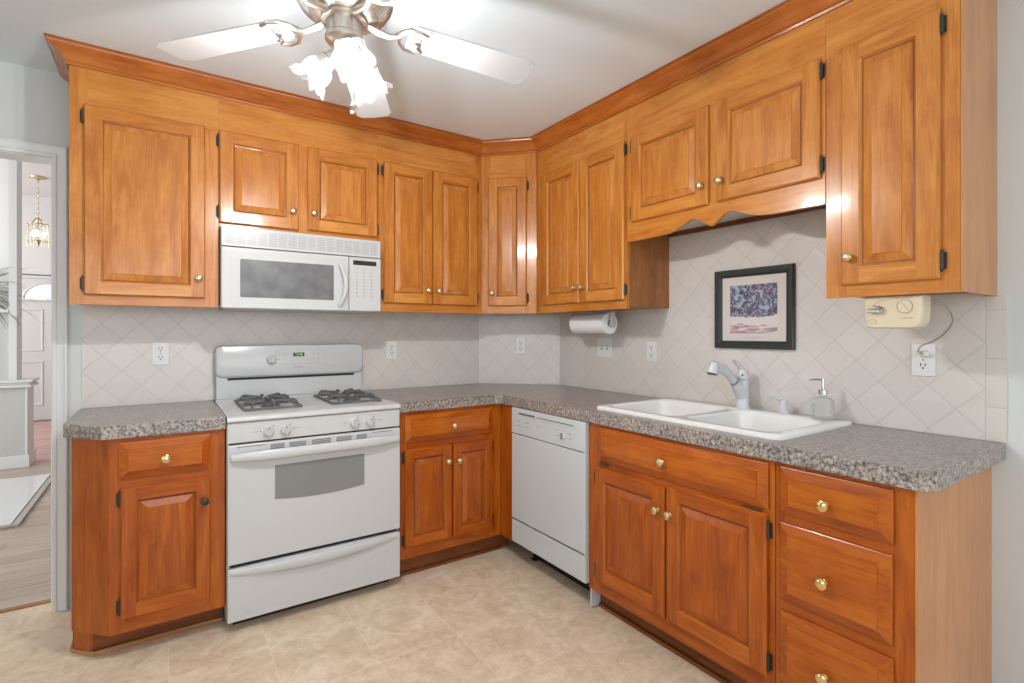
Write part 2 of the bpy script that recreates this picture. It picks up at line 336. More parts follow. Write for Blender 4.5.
class MB:
    def __init__(s): s.bm = bmesh.new(); s.uvs = None
    def poly(s, pts, mi=0, cache=None, out=None):
        vs = []
        for p in pts:
            if cache is not None:
                key = tuple(round(c, 5) for c in p)
                if key not in cache: cache[key] = s.bm.verts.new(p)
                vs.append(cache[key])
            else: vs.append(s.bm.verts.new(p))
        if out is not None:
            c = sum((Vector(p) for p in pts), Vector())/len(pts); n = Vector()
            for i in range(len(pts)):
                a, b = Vector(pts[i]), Vector(pts[(i+1) % len(pts)]); n += a.cross(b)
            if n.dot(c-Vector(out)) < 0: vs.reverse()
        try: f = s.bm.faces.new(vs)
        except ValueError: return None
        f.material_index = mi; return f
    def box(s, x0, x1, y0, y1, z0, z1, mi=0):
        cache = {}; cx = ((x0+x1)/2, (y0+y1)/2, (z0+z1)/2)
        P = lambda i, j, k: ((x0, x1)[i], (y0, y1)[j], (z0, z1)[k])
        for q in (((0,0,0),(0,1,0),(1,1,0),(1,0,0)), ((0,0,1),(1,0,1),(1,1,1),(0,1,1)), ((0,0,0),(1,0,0),(1,0,1),(0,0,1)),
                  ((0,1,0),(0,1,1),(1,1,1),(1,1,0)), ((0,0,0),(0,0,1),(0,1,1),(0,1,0)), ((1,0,0),(1,1,0),(1,1,1),(1,0,1))):
            s.poly([P(*a) for a in q], mi, cache)
        return s
    def loops(s, rings, mi=0, cap0=True, cap1=True, closed=True, mis=None):
        """rings: list of equal-length point lists, joined one to the next"""
        V = [[s.bm.verts.new(p) for p in r] for r in rings]
        n = len(rings[0])
        for a in range(len(V)-1):
            for i in range(n if closed else n-1):
                j = (i+1) % n
                try:
                    f = s.bm.faces.new((V[a][i], V[a][j], V[a+1][j], V[a+1][i])); f.material_index = mis[a] if mis else mi
                except ValueError: pass
        for flag, ring, rev in ((cap0, V[0], True), (cap1, V[-1], False)):
            if flag and closed:
                try: f = s.bm.faces.new(list(reversed(ring)) if rev else ring); f.material_index = mi
                except ValueError: pass
        return s
    def lathe(s, prof, n=20, origin=(0, 0, 0), axis=(0, 0, 1), mi=0, wob=None):
        """prof: (radius, distance along the axis)"""
        ax = Vector(axis).normalized(); t = Vector((0, 0, 1)) if abs(ax.z) < 0.9 else Vector((1, 0, 0))
        u = ax.cross(t).normalized(); v = ax.cross(u); o = Vector(origin); rings = []
        for r, h in prof:
            ring = []
            for i in range(n):
                a = 2*PI*i/n
                rr, hh = max(r, 1e-4), h
                if wob: rr, hh = wob(rr, h, a)
                ring.append(o+ax*hh+(u*math.cos(a)+v*math.sin(a))*rr)
            rings.append(ring)
        return s.loops(rings, mi)
    def tube(s, pts, r, n=8, mi=0, flat=None):
        pts = [Vector(p) for p in pts]; rings = []; prev = None
        for i, p in enumerate(pts):
            d = (pts[min(i+1, len(pts)-1)]-pts[max(i-1, 0)]).normalized()
            if prev is None:
                t = Vector((0, 0, 1)) if abs(d.z) < 0.9 else Vector((1, 0, 0)); u = d.cross(t).normalized()
            else: u = (prev-d*prev.dot(d)).normalized()
            prev = u; v = d.cross(u); rr = r[i] if isinstance(r, (list, tuple)) else r
            fl = flat or 1.0
            rings.append([p+(u*math.cos(2*PI*k/n)+v*math.sin(2*PI*k/n)*fl)*rr for k in range(n)])
        return s.loops(rings, mi)
    def prism(s, outer, z0, z1, holes=(), mi=0, mi_side=None):
        """vertical prism with holes"""
        if mi_side is None: mi_side = mi
        for z, flip in ((z1, False), (z0, True)):
            bm2 = bmesh.new(); edges = []
            for lp in (outer, *holes):
                vs = [bm2.verts.new((x, y, z)) for x, y in lp]
                for i in range(len(vs)): edges.append(bm2.edges.new((vs[i], vs[(i+1) % len(vs)])))
            bmesh.ops.triangle_fill(bm2, use_beauty=True, use_dissolve=False, edges=edges)
            mp = {}
            for f in bm2.faces:
                vs = [mp.setdefault(v.index if v.index >= 0 else id(v), None) or v for v in f.verts]
                pts = [v.co.copy() for v in f.verts]
                nz = (pts[1]-pts[0]).cross(pts[2]-pts[0]).z
                if (nz < 0) != flip: pts.reverse()
                fv = [s.bm.verts.new(p) for p in pts]; ff = s.bm.faces.new(fv); ff.material_index = mi
            bm2.free()
        for lp in (outer, *holes):
            n = len(lp)
            for i in range(n):
                a, b = lp[i], lp[(i+1) % n]
                fv = [s.bm.verts.new(p) for p in ((a[0], a[1], z0), (b[0], b[1], z0), (b[0], b[1], z1), (a[0], a[1], z1))]
                f = s.bm.faces.new(fv); f.material_index = mi_side
        bmesh.ops.remove_doubles(s.bm, verts=s.bm.verts, dist=1e-5)
        return s
    def build(s, name, mats, parent=None, loc=(0, 0, 0), bevel=0.0, seg=2, smooth=True, recalc=True, angle=35):
        if not isinstance(mats, (list, tuple)): mats = [mats]
        if recalc: bmesh.ops.recalc_face_normals(s.bm, faces=s.bm.faces)
        me = bpy.data.meshes.new(name); s.bm.to_mesh(me); s.bm.free()
        for m in mats: me.materials.append(m)
        if smooth and not bevel:
            me.shade_smooth(); me.set_sharp_from_angle(angle=math.radians(angle))
        o = bpy.data.objects.new(name, me); C.objects.link(o); o.location = loc
        if parent is not None: o.parent = parent
        if bevel:
            md = o.modifiers.new('soft_edges', 'BEVEL'); md.width = bevel; md.segments = seg; md.limit_method = 'ANGLE'; md.angle_limit = math.radians(40)
            if smooth: me.shade_smooth(); md.harden_normals = True; me.set_sharp_from_angle(angle=math.radians(179))
        return o
def rrect(x0, x1, y0, y1, r, n=6):
    pts = []
    for cx, cy, a0 in ((x1-r, y1-r, 0), (x0+r, y1-r, PI/2), (x0+r, y0+r, PI), (x1-r, y0+r, 3*PI/2)):
        for i in range(n+1):
            a = a0+PI/2*i/n; pts.append((cx+r*math.cos(a), cy+r*math.sin(a)))
    return pts
def text(body, size, mat, parent, loc, rot, name='lettering'):
    cu = bpy.data.curves.new(name, 'FONT'); cu.body = body; cu.size = size; cu.extrude = 0.0002
    cu.align_x = 'CENTER'; cu.align_y = 'CENTER'; cu.materials.append(mat)
    t = bpy.data.objects.new(name, cu); C.objects.link(t)
    dg = bpy.context.evaluated_depsgraph_get(); me = bpy.data.meshes.new_from_object(t.evaluated_get(dg)); bpy.data.objects.remove(t)
    me.name = name
    o = bpy.data.objects.new(name, me); C.objects.link(o); o.parent = parent; o.location = loc; o.rotation_euler = rot
    return o

# ------------------------------------------------------------------ the setting
def struct(name, mb, mats, **kw):
    o = mb.build(name, mats, **kw); o['kind'] = 'structure'; return o
CZ = 2.448
DZ = 3.23
m = MB(); m.box(-4.6, 0.12, -5.6, 0.124, -0.06, 0.0); struct('floor', m, FLOOR, smooth=False)
m = MB(); m.box(-6.0, 0.12, 0.125, 3.62, -0.06, -0.001); o = struct('floor_dining', m, PLANK, smooth=False)
m = MB(); m.box(-6.0, 0.12, 3.62, 7.0, -0.06, -0.001); struct('floor_entry', m, BRICKF, smooth=False)
m = MB(); m.box(-4.6, 0.12, -5.6, 0.12, CZ, CZ+0.08); struct('ceiling', m, CEILP, smooth=False)
m = MB(); m.box(-6.0, 0.12, 0.12, 7.0, DZ, DZ+0.08); struct('ceiling_dining', m, WHITEWALL, smooth=False)
# back wall with the doorway; a short diagonal wall closes the corner
DX0, DX1, DH = -3.50, -2.6415, 2.060
m = MB(); m.box(-4.6, DX0, 0, 0.12, 0, CZ); m.box(DX0, DX1, 0, 0.12, DH, CZ); m.box(DX1, 0.12, 0, 0.12, 0, CZ)
m.box(-6.0, 0.12, 0.06, 0.12, CZ+0.08, DZ); m.box(-6.0, -4.6, 0, 0.12, 0, CZ+0.08)
struct('wall_back', m, WALLP, smooth=False)
m = MB(); m.prism([(-0.40, 0.0), (0.0, -0.40), (0.0, 0.0)], 0.0, CZ); struct('wall_corner', m, WALLP, smooth=False)
m = MB(); m.box(0, 0.12, -5.6, 0, 0, CZ); struct('wall_right', m, WALLP, smooth=False)
# front wall with a wide window opening; left wall with a window opening
m = MB(); m.box(-4.6, -3.35, -5.3, -5.2, 0, CZ); m.box(-0.65, 0, -5.3, -5.2, 0, CZ); m.box(-3.35, -0.65, -5.3, -5.2, 0, 0.6); m.box(-3.35, -0.65, -5.3, -5.2, 2.3, CZ)
struct('wall_front', m, WALLP, smooth=False)
m = MB(); m.box(-4.4, -4.3, -5.2, -3.98, 0, CZ); m.box(-4.4, -4.3, -2.02, 0, 0, CZ); m.box(-4.4, -4.3, -3.98, -2.02, 0, 0.72); m.box(-4.4, -4.3, -3.98, -2.02, 2.08, CZ)
struct('wall_left', m, WALLP, smooth=False)
def window(name, axis, c, a0, a1, z0, z1, nb):
    m = MB()
    def bar(p0, p1, q0, q1):
        if axis == 'y': m.box(p0, p1, c-0.02, c+0.02, q0, q1)
        else: m.box(c-0.02, c+0.02, p0, p1, q0, q1)
    bar(a0, a1, z0, z0+0.05); bar(a0, a1, z1-0.05, z1)
    for i in range(nb+1):
        x = a0+(a1-a0-0.05)*i/nb; bar(x, x+0.05, z0+0.05, z1-0.05)
    struct(name, m, TRIMP, smooth=False)
window('window_1', 'y', -5.25, -3.35, -0.65, 0.6, 2.3, 3)
window('window_2', 'x', -4.35, -3.98, -2.02, 0.72, 2.08, 2)
# door casing, built as one moulded profile swept round the opening
def casing(name, x0, x1, h, yf, mat, w=0.064):
    prof = [(0, 0), (0, 0.010), (0.006, 0.013), (0.014, 0.013), (0.018, 0.009), (0.040, 0.013), (0.046, 0.019), (w-0.004, 0.019), (w, 0.015), (w, 0)]
    m = MB(); rings = []
    for (px, pz, sx, sz) in ((x0, 0.0, -1, 0), (x0, h, -1, 1), (x1, h, 1, 1), (x1, 0.0, 1, 0)):
        rings.append([(px+sx*a, yf-d, pz+sz*a) for a, d in prof])
    m.loops(rings)
    return struct(name, m, mat)
casing('trim_1', DX0, DX1, DH, -0.0005, TRIMP, 0.0545)
m = MB(); m.box(DX1-0.005, DX1-0.0005, 0.0, 0.122, 0, DH-0.005); m.box(DX0+0.0005, DX0+0.005, 0.0, 0.122, 0, DH-0.005); m.box(DX0+0.0005, DX1-0.0005, 0.0, 0.122, DH-0.005, DH-0.0005)
struct('trim_2', m, TRIMP, smooth=False)
m = MB(); m.box(-4.3, DX0-0.066, -0.014, -0.0005, 0, 0.11); m.box(DX1+0.066, -2.529, -0.014, -0.0005, 0, 0.11)
struct('baseboard_back', m, TRIMP, bevel=0.003)
m = MB(); m.box(-0.014, -0.0005, -5.2, -2.60, 0, 0.11); struct('baseboard_right', m, TRIMP, bevel=0.003)
m = MB(); m.box(DX0, DX1, 0.110, 0.140, 0.0, 0.006); struct('trim_3', m, SHOE, smooth=False)

# tile backsplash: thin tiled facing; UV map "metres" = distance along the wall and height
def tiled(name, quads):
    bm = bmesh.new(); uvl = bm.loops.layers.uv.new('metres')
    for (p0, p1, z0, z1, h0, h1, nrm) in quads:
        t = 0.006; n = Vector(nrm).normalized()*t
        for off, flip in ((1, False), (0, True)):
            pts = [(p0, z0, h0), (p1, z0, h1), (p1, z1, h1), (p0, z1, h0)]   # heights enter the UV map relative to 1.385 m
            if off == 0: continue
            vs = [bm.verts.new((p[0]+n.x, p[1]+n.y, z)) for p, z, h in pts]
            f = bm.faces.new(vs)
            for lp, (p, z, h) in zip(f.loops, pts): lp[uvl].uv = (h, z-1.385)
            base = [bm.verts.new((p[0]+n.x*0.08, p[1]+n.y*0.08, z)) for p, z, h in pts]
            for i in range(4):
                g = bm.faces.new((vs[i], base[i], base[(i+1) % 4], vs[(i+1) % 4]))
                for lp in g.loops: lp[uvl].uv = (0.05, -0.35)
    me = bpy.data.meshes.new(name); bm.to_mesh(me); bm.free(); me.materials.append(TILE)
    o = bpy.data.objects.new(name, me); C.objects.link(o); return o
# lattice: node at x=-2.316,z=1.309 on the back wall and at y=-2.583,z=1.385 on the right wall; both shifted to multiples of the period
per = 0.1515
UA = lambda x: x+2.316+per*20.5
def tq(p0, p1, z0, z1, h0, h1, n): return (p0, p1, z0, z1, h0, h1, n)
bs = tiled('tile_backsplash', [
    ((-2.538, 0), (-0.403, 0), 0.9145, 1.79, UA(-2.538), UA(-0.403), (0, -1, 0)),
    ((-0.403, 0), (0, -0.403), 0.9145, 1.3845, 20*per+.03, 20*per+.60, (-1, -1, 0)),
    ((0, -0.403), (0, -2.583), 0.9145, 1.79, 2.18, 0.0001, (-1, 0, 0)),
    ((0, -2.583), (0, -2.634), 0.9145, 1.3845, -0.0001, -0.051, (-1, 0, 0))])
setprops(bs, 'off white square tile backsplash laid diagonally between countertops and upper cabinets', 'backsplash')

# ------------------------------------------------------------------ cabinet parts
def board(m, polys, mi, ref):
    cache = {}
    for p in polys: m.poly(p, mi, cache, ref)
def knob(parent, x, y, z, mat, r=0.0155):
    m = MB(); m.lathe([(0.009, 0), (0.009, 0.003), (0.0048, 0.006), (0.0048, 0.013), (r*0.72, 0.016), (r, 0.020), (r*0.97, 0.024), (r*0.7, 0.027), (r*0.3, 0.0285), (0, 0.029)], 18, (0, 0, 0), (0, -1, 0))
    return m.build('knob', mat, parent, loc=(x, y, z))
def hinge(parent, x, y, z, side):
    """side -1: hinge stands to the left of the door edge x"""
    m = MB(); a = x+side*0.0005; b = x+side*0.013
    m.box(min(a, b), max(a, b), y-0.0035, y-0.0005, z-0.024, z+0.024)
    c = x+side*0.004
    m.lathe([(0.0015, -0.033), (0.0035, -0.030), (0.002, -0.026), (0.0052, -0.025), (0.0052, 0.025), (0.002, 0.026), (0.0035, 0.030), (0.0015, 0.033)], 10, (c, y-0.0085, z), (0, 0, 1))
    return m.build('hinge', BRONZE, parent)
def door_mesh(w, h, fw=0.056):
    m = MB(); ref = (w/2, 0.25, h/2)
    P = lambda x, z, y: (x, y, z)
    i1, i2, i3, i4 = 0.0, 0.006, fw, fw+0.0065
    y0, y1, y2, y4 = 0.0, -0.011, -0.019, -0.0095
    W, H = w, h
    # left and right stiles, whole height
    for s in (0, 1):
        X = (lambda a: a) if s == 0 else (lambda a: W-a)
        board(m, [
            [P(X(i2), i2, y2), P(X(i3), i2, y2), P(X(i3), i3, y2), P(X(i3), H-i3, y2), P(X(i3), H-i2, y2), P(X(i2), H-i2, y2)],
            [P(X(0), 0, y0), P(X(0), H, y0), P(X(0), H, y1), P(X(0), 0, y1)],
            [P(X(0), 0, y1), P(X(0), H, y1), P(X(i2), H-i2, y2), P(X(i2), i2, y2)],
            [P(X(i3), i3, y2), P(X(i3), H-i3, y2), P(X(i4), H-i4, y4), P(X(i4), i4, y4)]], 0, ref)
    for s in (0, 1):
        Z = (lambda a: a) if s == 0 else (lambda a: H-a)
        board(m, [
            [P(i3, Z(i2), y2), P(W-i3, Z(i2), y2), P(W-i3, Z(i3), y2), P(i3, Z(i3), y2)],
            [P(0, Z(0), y0), P(W, Z(0), y0), P(W, Z(0), y1), P(0, Z(0), y1)],
            [P(0, Z(0), y1), P(W, Z(0), y1), P(W-i2, Z(i2), y2), P(W-i3, Z(i2), y2), P(i3, Z(i2), y2), P(i2, Z(i2), y2)],
            [P(i3, Z(i3), y2), P(W-i3, Z(i3), y2), P(W-i4, Z(i4), y4), P(i4, Z(i4), y4)]], 1, ref)
    # raised panel: groove floor, sloping margin, small step, field
    g = fw+0.0065; b = min(0.030, (w-2*g)*0.22)
    levels = [(g, -0.0090), (g+0.0042, -0.0082), (g+b, -0.0155), (g+b+0.0012, -0.0180)]
    polys = []
    for li, ((a, ya), (c, yc)) in enumerate(zip(levels[:-1], levels[1:])):
        q = [[P(a, a, ya), P(W-a, a, ya), P(W-c, c, yc), P(c, c, yc)], [P(a, H-a, ya), P(W-a, H-a, ya), P(W-c, H-c, yc), P(c, H-c, yc)],
                  [P(a, a, ya), P(a, H-a, ya), P(c, H-c, yc), P(c, c, yc)], [P(W-a, a, ya), P(W-a, H-a, ya), P(W-c, H-c, yc), P(W-c, c, yc)]]
        if li == 0: board(m, q, 2, ref)
        else: polys += q
    a, ya = levels[-1]
    polys.append([P(a, a, ya), P(W-a, a, ya), P(W-a, H-a, ya), P(a, H-a, ya)])
    board(m, polys, 0, ref)
    board(m, [[P(0, 0, y0), P(W, 0, y0), P(W, H, y0), P(0, H, y0)]], 0, (w/2, -1, h/2))
    return m
def add_door(parent, x0, x1, z0, z1, yf, hinge_side, kx, kz, hz, kmat, label=None, fw=0.056, mats=None):
    m = door_mesh(x1-x0, z1-z0, fw)
    d = m.build('door', (mats or [W_V, W_H])+[GLAZE], parent, loc=(x0, yf-0.0008, z0), recalc=False, angle=12)
    if label: d['label'] = label
    knob(d, kx-x0, -0.019, kz-z0, kmat)
    for h in hz: hinge(d, 0 if hinge_side < 0 else x1-x0, 0, h-z0, hinge_side)
    return d
def add_drawer(parent, x0, x1, z0, z1, yf, kx, kz, kmat, bev=0.030):
    W, H = x1-x0, z1-z0; m = MB(); ref = (W/2, 0.25, H/2); P = lambda x, z, y: (x, y, z); polys = []
    lv = [(0, 0.0), (0, -0.006), (0.003, -0.008), (bev, -0.0185), (bev+0.001, -0.021)]
    for (a, ya), (c, yc) in zip(lv[:-1], lv[1:]):
        polys += [[P(a, a, ya), P(W-a, a, ya), P(W-c, c, yc), P(c, c, yc)], [P(a, H-a, ya), P(W-a, H-a, ya), P(W-c, H-c, yc), P(c, H-c, yc)],
                  [P(a, a, ya), P(a, H-a, ya), P(c, H-c, yc), P(c, c, yc)], [P(W-a, a, ya), P(W-a, H-a, ya), P(W-c, H-c, yc), P(W-c, c, yc)]]
    a, ya = lv[-1]; polys.append([P(a, a, ya), P(W-a, a, ya), P(W-a, H-a, ya), P(a, H-a, ya)])
    board(m, polys, 0, ref)
    board(m, [[P(0, 0, 0), P(W, 0, 0), P(W, H, 0), P(0, H, 0)]], 0, (W/2, -1, H/2))
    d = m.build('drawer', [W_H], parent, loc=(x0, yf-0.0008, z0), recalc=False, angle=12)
    knob(d, kx-x0, -0.021, kz-z0, kmat, 0.0165)
    return d
def frame_mesh(parent, w, z0, z1, yf, stiles, rails, t=0.019, e=0.0):
    """face frame: stiles (x0,x1) full height, rails (xa,xb,za,zb) between them; front at y=yf"""
    m = MB()
    for a, b in stiles: m.box(a, b, yf, yf+t, z0, z1, 0)
    for xa, xb, za, zb in rails: m.box(xa, xb, yf, yf+t, za, zb, 1)
    return m.build('face_frame', [W_V, W_H], parent, smooth=False)

ZT = CZ-0.002
ZU = 1.3845
def upper(label, loc, rz, w, zb, depth, doors, gaps, name='wall_cabinet', valance=None, botrail=0.045, side_r=None, side_l=None, carc=True, tall=(True, True), group='maple wall cabinets'):
    """doors: (x0,x1,z0,z1,hinge side,knob x,knob z,hinge heights); gaps: stiles between doors"""
    r = thing(name, label, 'cabinet', loc, rz, group)
    d = -depth
    if carc:
        m = MB(); m.box(0.001, w-0.001, d+0.0192, -0.008, zb+0.012, ZT); m.build('carcass', [EDGE], r, smooth=False)
    z0 = min(q[2] for q in doors); z1 = max(q[3] for q in doors)
    xl = doors[0][0]; xr = doors[-1][1]
    st = [(0.0008, xl+0.012)]+[(a, b) for a, b in gaps]+[(xr-0.012, w-0.0008)]
    rails = []
    xs = [xl+0.012]
    for a, b in gaps: xs += [a, b]
    xs.append(xr-0.012)
    fz0 = zb if valance is None else 1.8140
    for i in range(0, len(xs), 2):
        rails.append((xs[i], xs[i+1], z1-0.012, ZT)); rails.append((xs[i], xs[i+1], fz0, z0+0.012))
    # rails run the full clear width, mid stiles stop at the rails
    m = MB()
    zc = z1-0.012
    m.box(st[0][0], st[0][1], d, d+0.019, fz0, ZT if tall[0] else zc, 0); m.box(st[-1][0], st[-1][1], d, d+0.019, fz0, ZT if tall[1] else zc, 0)
    m.box(st[0][1] if tall[0] else -0.0002, st[-1][0] if tall[1] else w+0.0002, d, d+0.019, zc, ZT, 1)
    if valance is None: m.box(st[0][1], st[-1][0], d, d+0.019, fz0, z0+0.012, 1)
    for a, b in gaps: m.box(a, b, d, d+0.019, z0+0.012, z1-0.012, 0)
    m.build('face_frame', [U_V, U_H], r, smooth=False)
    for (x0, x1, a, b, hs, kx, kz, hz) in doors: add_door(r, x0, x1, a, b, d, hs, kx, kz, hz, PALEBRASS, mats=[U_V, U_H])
    return r
UD = 0.326
# back wall; local x starts at the cabinet's left side
X = lambda x0: (lambda x: x-x0)
f = X(-2.547)
upper('single door wall cabinet at left end, next to doorway, left of microwave', (-2.547, 0, 0), 0, 0.538, ZU, UD,
      [(f(-2.499), f(-2.064), 1.424, 2.220, -1, f(-2.090), 1.515, (1.471, 2.168))], [], tall=(True, False))
f = X(-2.008)
upper('short two door wall cabinet directly above the white microwave', (-2.008, 0, 0), 0, 0.768, 1.766, UD,
      [(f(-2.019)+0.0115, f(-1.656), 1.783, 2.220, -1, f(-1.685), 1.875, (1.835, 2.168)), (f(-1.613), f(-1.247), 1.790, 2.220, 1, f(-1.585), 1.878, (1.835, 2.168))],
      [(f(-1.668), f(-1.601))], tall=(False, False))
f = X(-1.239)
upper('tall narrow two door wall cabinet between microwave and corner cabinet', (-1.239, 0, 0), 0, 0.664, ZU, UD,
      [(f(-1.209), f(-0.914), 1.431, 2.220, -1, f(-0.944), 1.511, (1.480, 2.168)), (f(-0.909), f(-0.609), 1.431, 2.220, 1, f(-0.877), 1.511, (1.480, 2.168))],
      [(f(-0.926), f(-0.897))], tall=(False, True))
# diagonal corner cabinet
DD = (0.901-0.40)/math.sqrt(2)
dc = thing('corner_wall_cabinet', 'diagonal corner wall cabinet with one narrow door', 'cabinet', (-0.575+DD/math.sqrt(2), -0.326+DD/math.sqrt(2), 0), -PI/4)
def dloc(x, y):   # world to the corner cabinet's own frame
    dx, dy = x-dc.location.x, y-dc.location.y; c = math.sqrt(0.5)
    return (dx*c-dy*c, dx*c+dy*c)
m = MB(); g = 0.0022
m.prism([dloc(-0.575+g, -0.326+0.012), dloc(-0.326+0.012, -0.575+g), dloc(-0.008, -0.575+g), dloc(-0.008, -0.411), dloc(-0.411, -0.008), dloc(-0.575+g, -0.008)], ZU+0.012, ZT)
m.build('carcass', [EDGE], dc, smooth=False)
w0 = 0.352
xa, xb = 0.0475, 0.290
m = MB(); m.box(0.0015, xa+0.012, -DD, -DD+0.0105, ZU, ZT, 0); m.box(xb-0.012, w0-0.0015, -DD, -DD+0.0105, ZU, ZT, 0)
m.box(xa+0.012, xb-0.012, -DD, -DD+0.0105, 2.213, ZT, 1); m.box(xa+0.012, xb-0.012, -DD, -DD+0.0105, ZU, 1.443, 1)
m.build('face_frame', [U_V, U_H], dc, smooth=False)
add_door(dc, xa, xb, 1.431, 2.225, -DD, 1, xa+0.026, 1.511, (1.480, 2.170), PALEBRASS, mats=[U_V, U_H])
# right wall; local x runs away from the corner towards the camera
f = X(0.577)
upper('tall two door wall cabinet right of the corner, above paper towel roll', (0, -0.577, 0), -PI/2, 0.7395, ZU, UD,
      [(f(0.641), f(0.977), 1.430, 2.214, -1, f(0.946), 1.512, (1.480, 2.168)), (f(0.984), f(1.319)-0.012, 1.428, 2.216, 1, f(1.010), 1.511, (1.480, 2.172))],
      [(f(0.965), f(0.996))])
f = X(1.3175)
vc = upper('short two door wall cabinet with scalloped valance above the sink', (0, -1.3175, 0), -PI/2, 0.922, 1.790, UD,
      [(f(1.354), f(1.782), 1.802, 2.221, -1, f(1.755), 1.884, (1.85, 2.173)), (f(1.822), f(2.239)-0.014, 1.803, 2.221, 1, f(1.846), 1.885, (1.85, 2.175))],
      [(f(1.770), f(1.834))], valance=True, tall=(False, False))
# scalloped valance board: symmetrical profile about the middle
prof = [(0, 1.713), (0.08, 1.713), (0.20, 1.715), (0.265, 1.721), (0.305, 1.733), (0.345, 1.750), (0.375, 1.7585), (0.405, 1.752), (0.435, 1.733), (0.462, 1.716)]
full = prof+[(0.937-x, z) for x, z in reversed(prof)]
full = [(min(x, 0.9205), z) for x, z in full if x < 0.935]
full = [(0.0013, 1.713)]+[p for p in full if p[0] > 0.01 and p[0] < 0.915]+[(0.9207, 1.713)]
# smooth the outline
def smooth_line(pts, n=4):
    out = []
    for i in range(len(pts)-1):
        p0 = pts[max(i-1, 0)]; p1 = pts[i]; p2 = pts[i+1]; p3 = pts[min(i+2, len(pts)-1)]
        for k in range(n):
            t = k/n
            out.append(tuple(0.5*((2*p1[c])+(-p0[c]+p2[c])*t+(2*p0[c]-5*p1[c]+4*p2[c]-p3[c])*t*t+(-p0[c]+3*p1[c]-3*p2[c]+p3[c])*t**3) for c in range(len(p1))))
    out.append(tuple(pts[-1])); return out
full = smooth_line(full, 3)
m = MB(); zt = 1.8138
rings = [[(x, -UD, z), (x, -UD, zt), (x, -UD+0.019, zt), (x, -UD+0.019, z)] for x, z in full]
m.loops(rings); m.build('valance', [U_H], vc, smooth=True, angle=30)
m = MB(); m.box(0.002, 0.920, -UD+0.021, -0.0085, 1.790, 1.801); m.build('underside_panel', [plain('pale_underside', (0.62, 0.60, 0.58), 0.5)], vc, smooth=False)
m = MB(); m.box(0.002, 0.920, -0.026, -0.0082, 1.768, 1.789); m.build('back_rail', [KICK], vc, smooth=False)
f = X(2.2405)
rc = upper('single door wall cabinet at right end, above the can opener', (0, -2.2405, 0), -PI/2, 0.3635, ZU, UD,
      [(f(2.293), f(2.560), 1.425, 2.222, 1, f(2.321), 1.514, (1.478, 2.172))], [], tall=(False, True))
m = MB(); m.box(0.3638, 0.3700, -UD, -0.0005, ZU, ZT); q = m.build('end_panel', [PALESIDE], rc, smooth=False); q['label'] = 'paler end panel'

# crown moulding
path = [(-2.547-0.0005, -0.0005), (-2.547-0.0005, -UD-0.0005), (-0.5752, -UD-0.0005), (-UD-0.0005, -0.5752), (-UD-0.0005, -2.6108), (-0.0005, -2.6108)]
cp = [(0.0005, 2.370), (0.008, 2.370), (0.011, 2.377), (0.0085, 2.384), (0.014, 2.388), (0.020, 2.395), (0.029, 2.407), (0.040, 2.417), (0.053, 2.425), (0.060, 2.431), (0.062, 2.438), (0.068, 2.442), (0.068, ZT), (0.0005, ZT)]
def offset_pt(i, d):
    def nrm(a, b):
        v = Vector((b[0]-a[0], b[1]-a[1])).normalized(); return Vector((-v.y, v.x))*-1
    # outward = towards the room
    ns = []
    if i > 0: ns.append(nrm(path[i-1], path[i]))
    if i < len(path)-1: ns.append(nrm(path[i], path[i+1]))
    p = Vector(path[i])
    if len(ns) == 1: return p+ns[0]*d
    b = (ns[0]+ns[1]).normalized(); return p+b*(d/max(b.dot(ns[0]), 0.2))
def nrm_sign():
    v = Vector((path[2][0]-path[1][0], path[2][1]-path[1][1])).normalized(); n = Vector((-v.y, v.x))*-1
    return 1 if n.y < 0 else -1
sg = nrm_sign()
cm = thing('crown_moulding', 'maple crown moulding running along the tops of all wall cabinets under ceiling', 'moulding')
for i in range(len(path)-1):
    a, b = path[i], path[i+1]; L = math.dist(a, b); ang = math.atan2(b[1]-a[1], b[0]-a[0])
    m = MB(); ra, rb = [], []
    ca, sa = math.cos(ang), math.sin(ang)
    def loc2(p): dx, dy = p[0]-a[0], p[1]-a[1]; return (dx*ca+dy*sa, -dx*sa+dy*ca)
    for d, z in cp:
        q = loc2(offset_pt(i, d*sg)); ra.append((q[0], q[1], z)); q = loc2(offset_pt(i+1, d*sg)); rb.append((q[0], q[1], z))
    m.loops([ra, rb]); o = m.build('moulding_length', [CROWN], cm, loc=(a[0], a[1], 0), angle=28); o.rotation_euler = (0, 0, ang)

# ------------------------------------------------------------------ base cabinets
BD = 0.620; BT = 0.8600
def base_frame(r, w, stiles, rails, z0=0.108):
    m = MB()
    for k_, (a, b) in enumerate(stiles):
        mid = 0 < k_ < len(stiles)-1   # a middle stile runs between the rails only
        m.box(a, b, -BD, -BD+0.019, 0.180 if mid else z0, 0.657 if mid else BT, 0)
    for xa, xb, za, zb in rails: m.box(xa, xb, -BD, -BD+0.019, za, zb, 1)
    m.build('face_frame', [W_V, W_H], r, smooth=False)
# left base cabinet, its left front corner cut off
lb = thing('base_cabinet', 'base cabinet left of the range with cut corner, one drawer and one door', 'cabinet', (-2.520, 0, 0), 0, 'maple base cabinets')
f = X(-2.520)
m = MB(); m.prism([(0, -0.002), (0, -0.490), (f(-2.3995)-0.014, -BD+0.0195), (f(-2.0095), -BD+0.0195), (f(-2.0095), -0.002)], 0.108, BT)
m.build('carcass', [EDGE], lb, smooth=False)
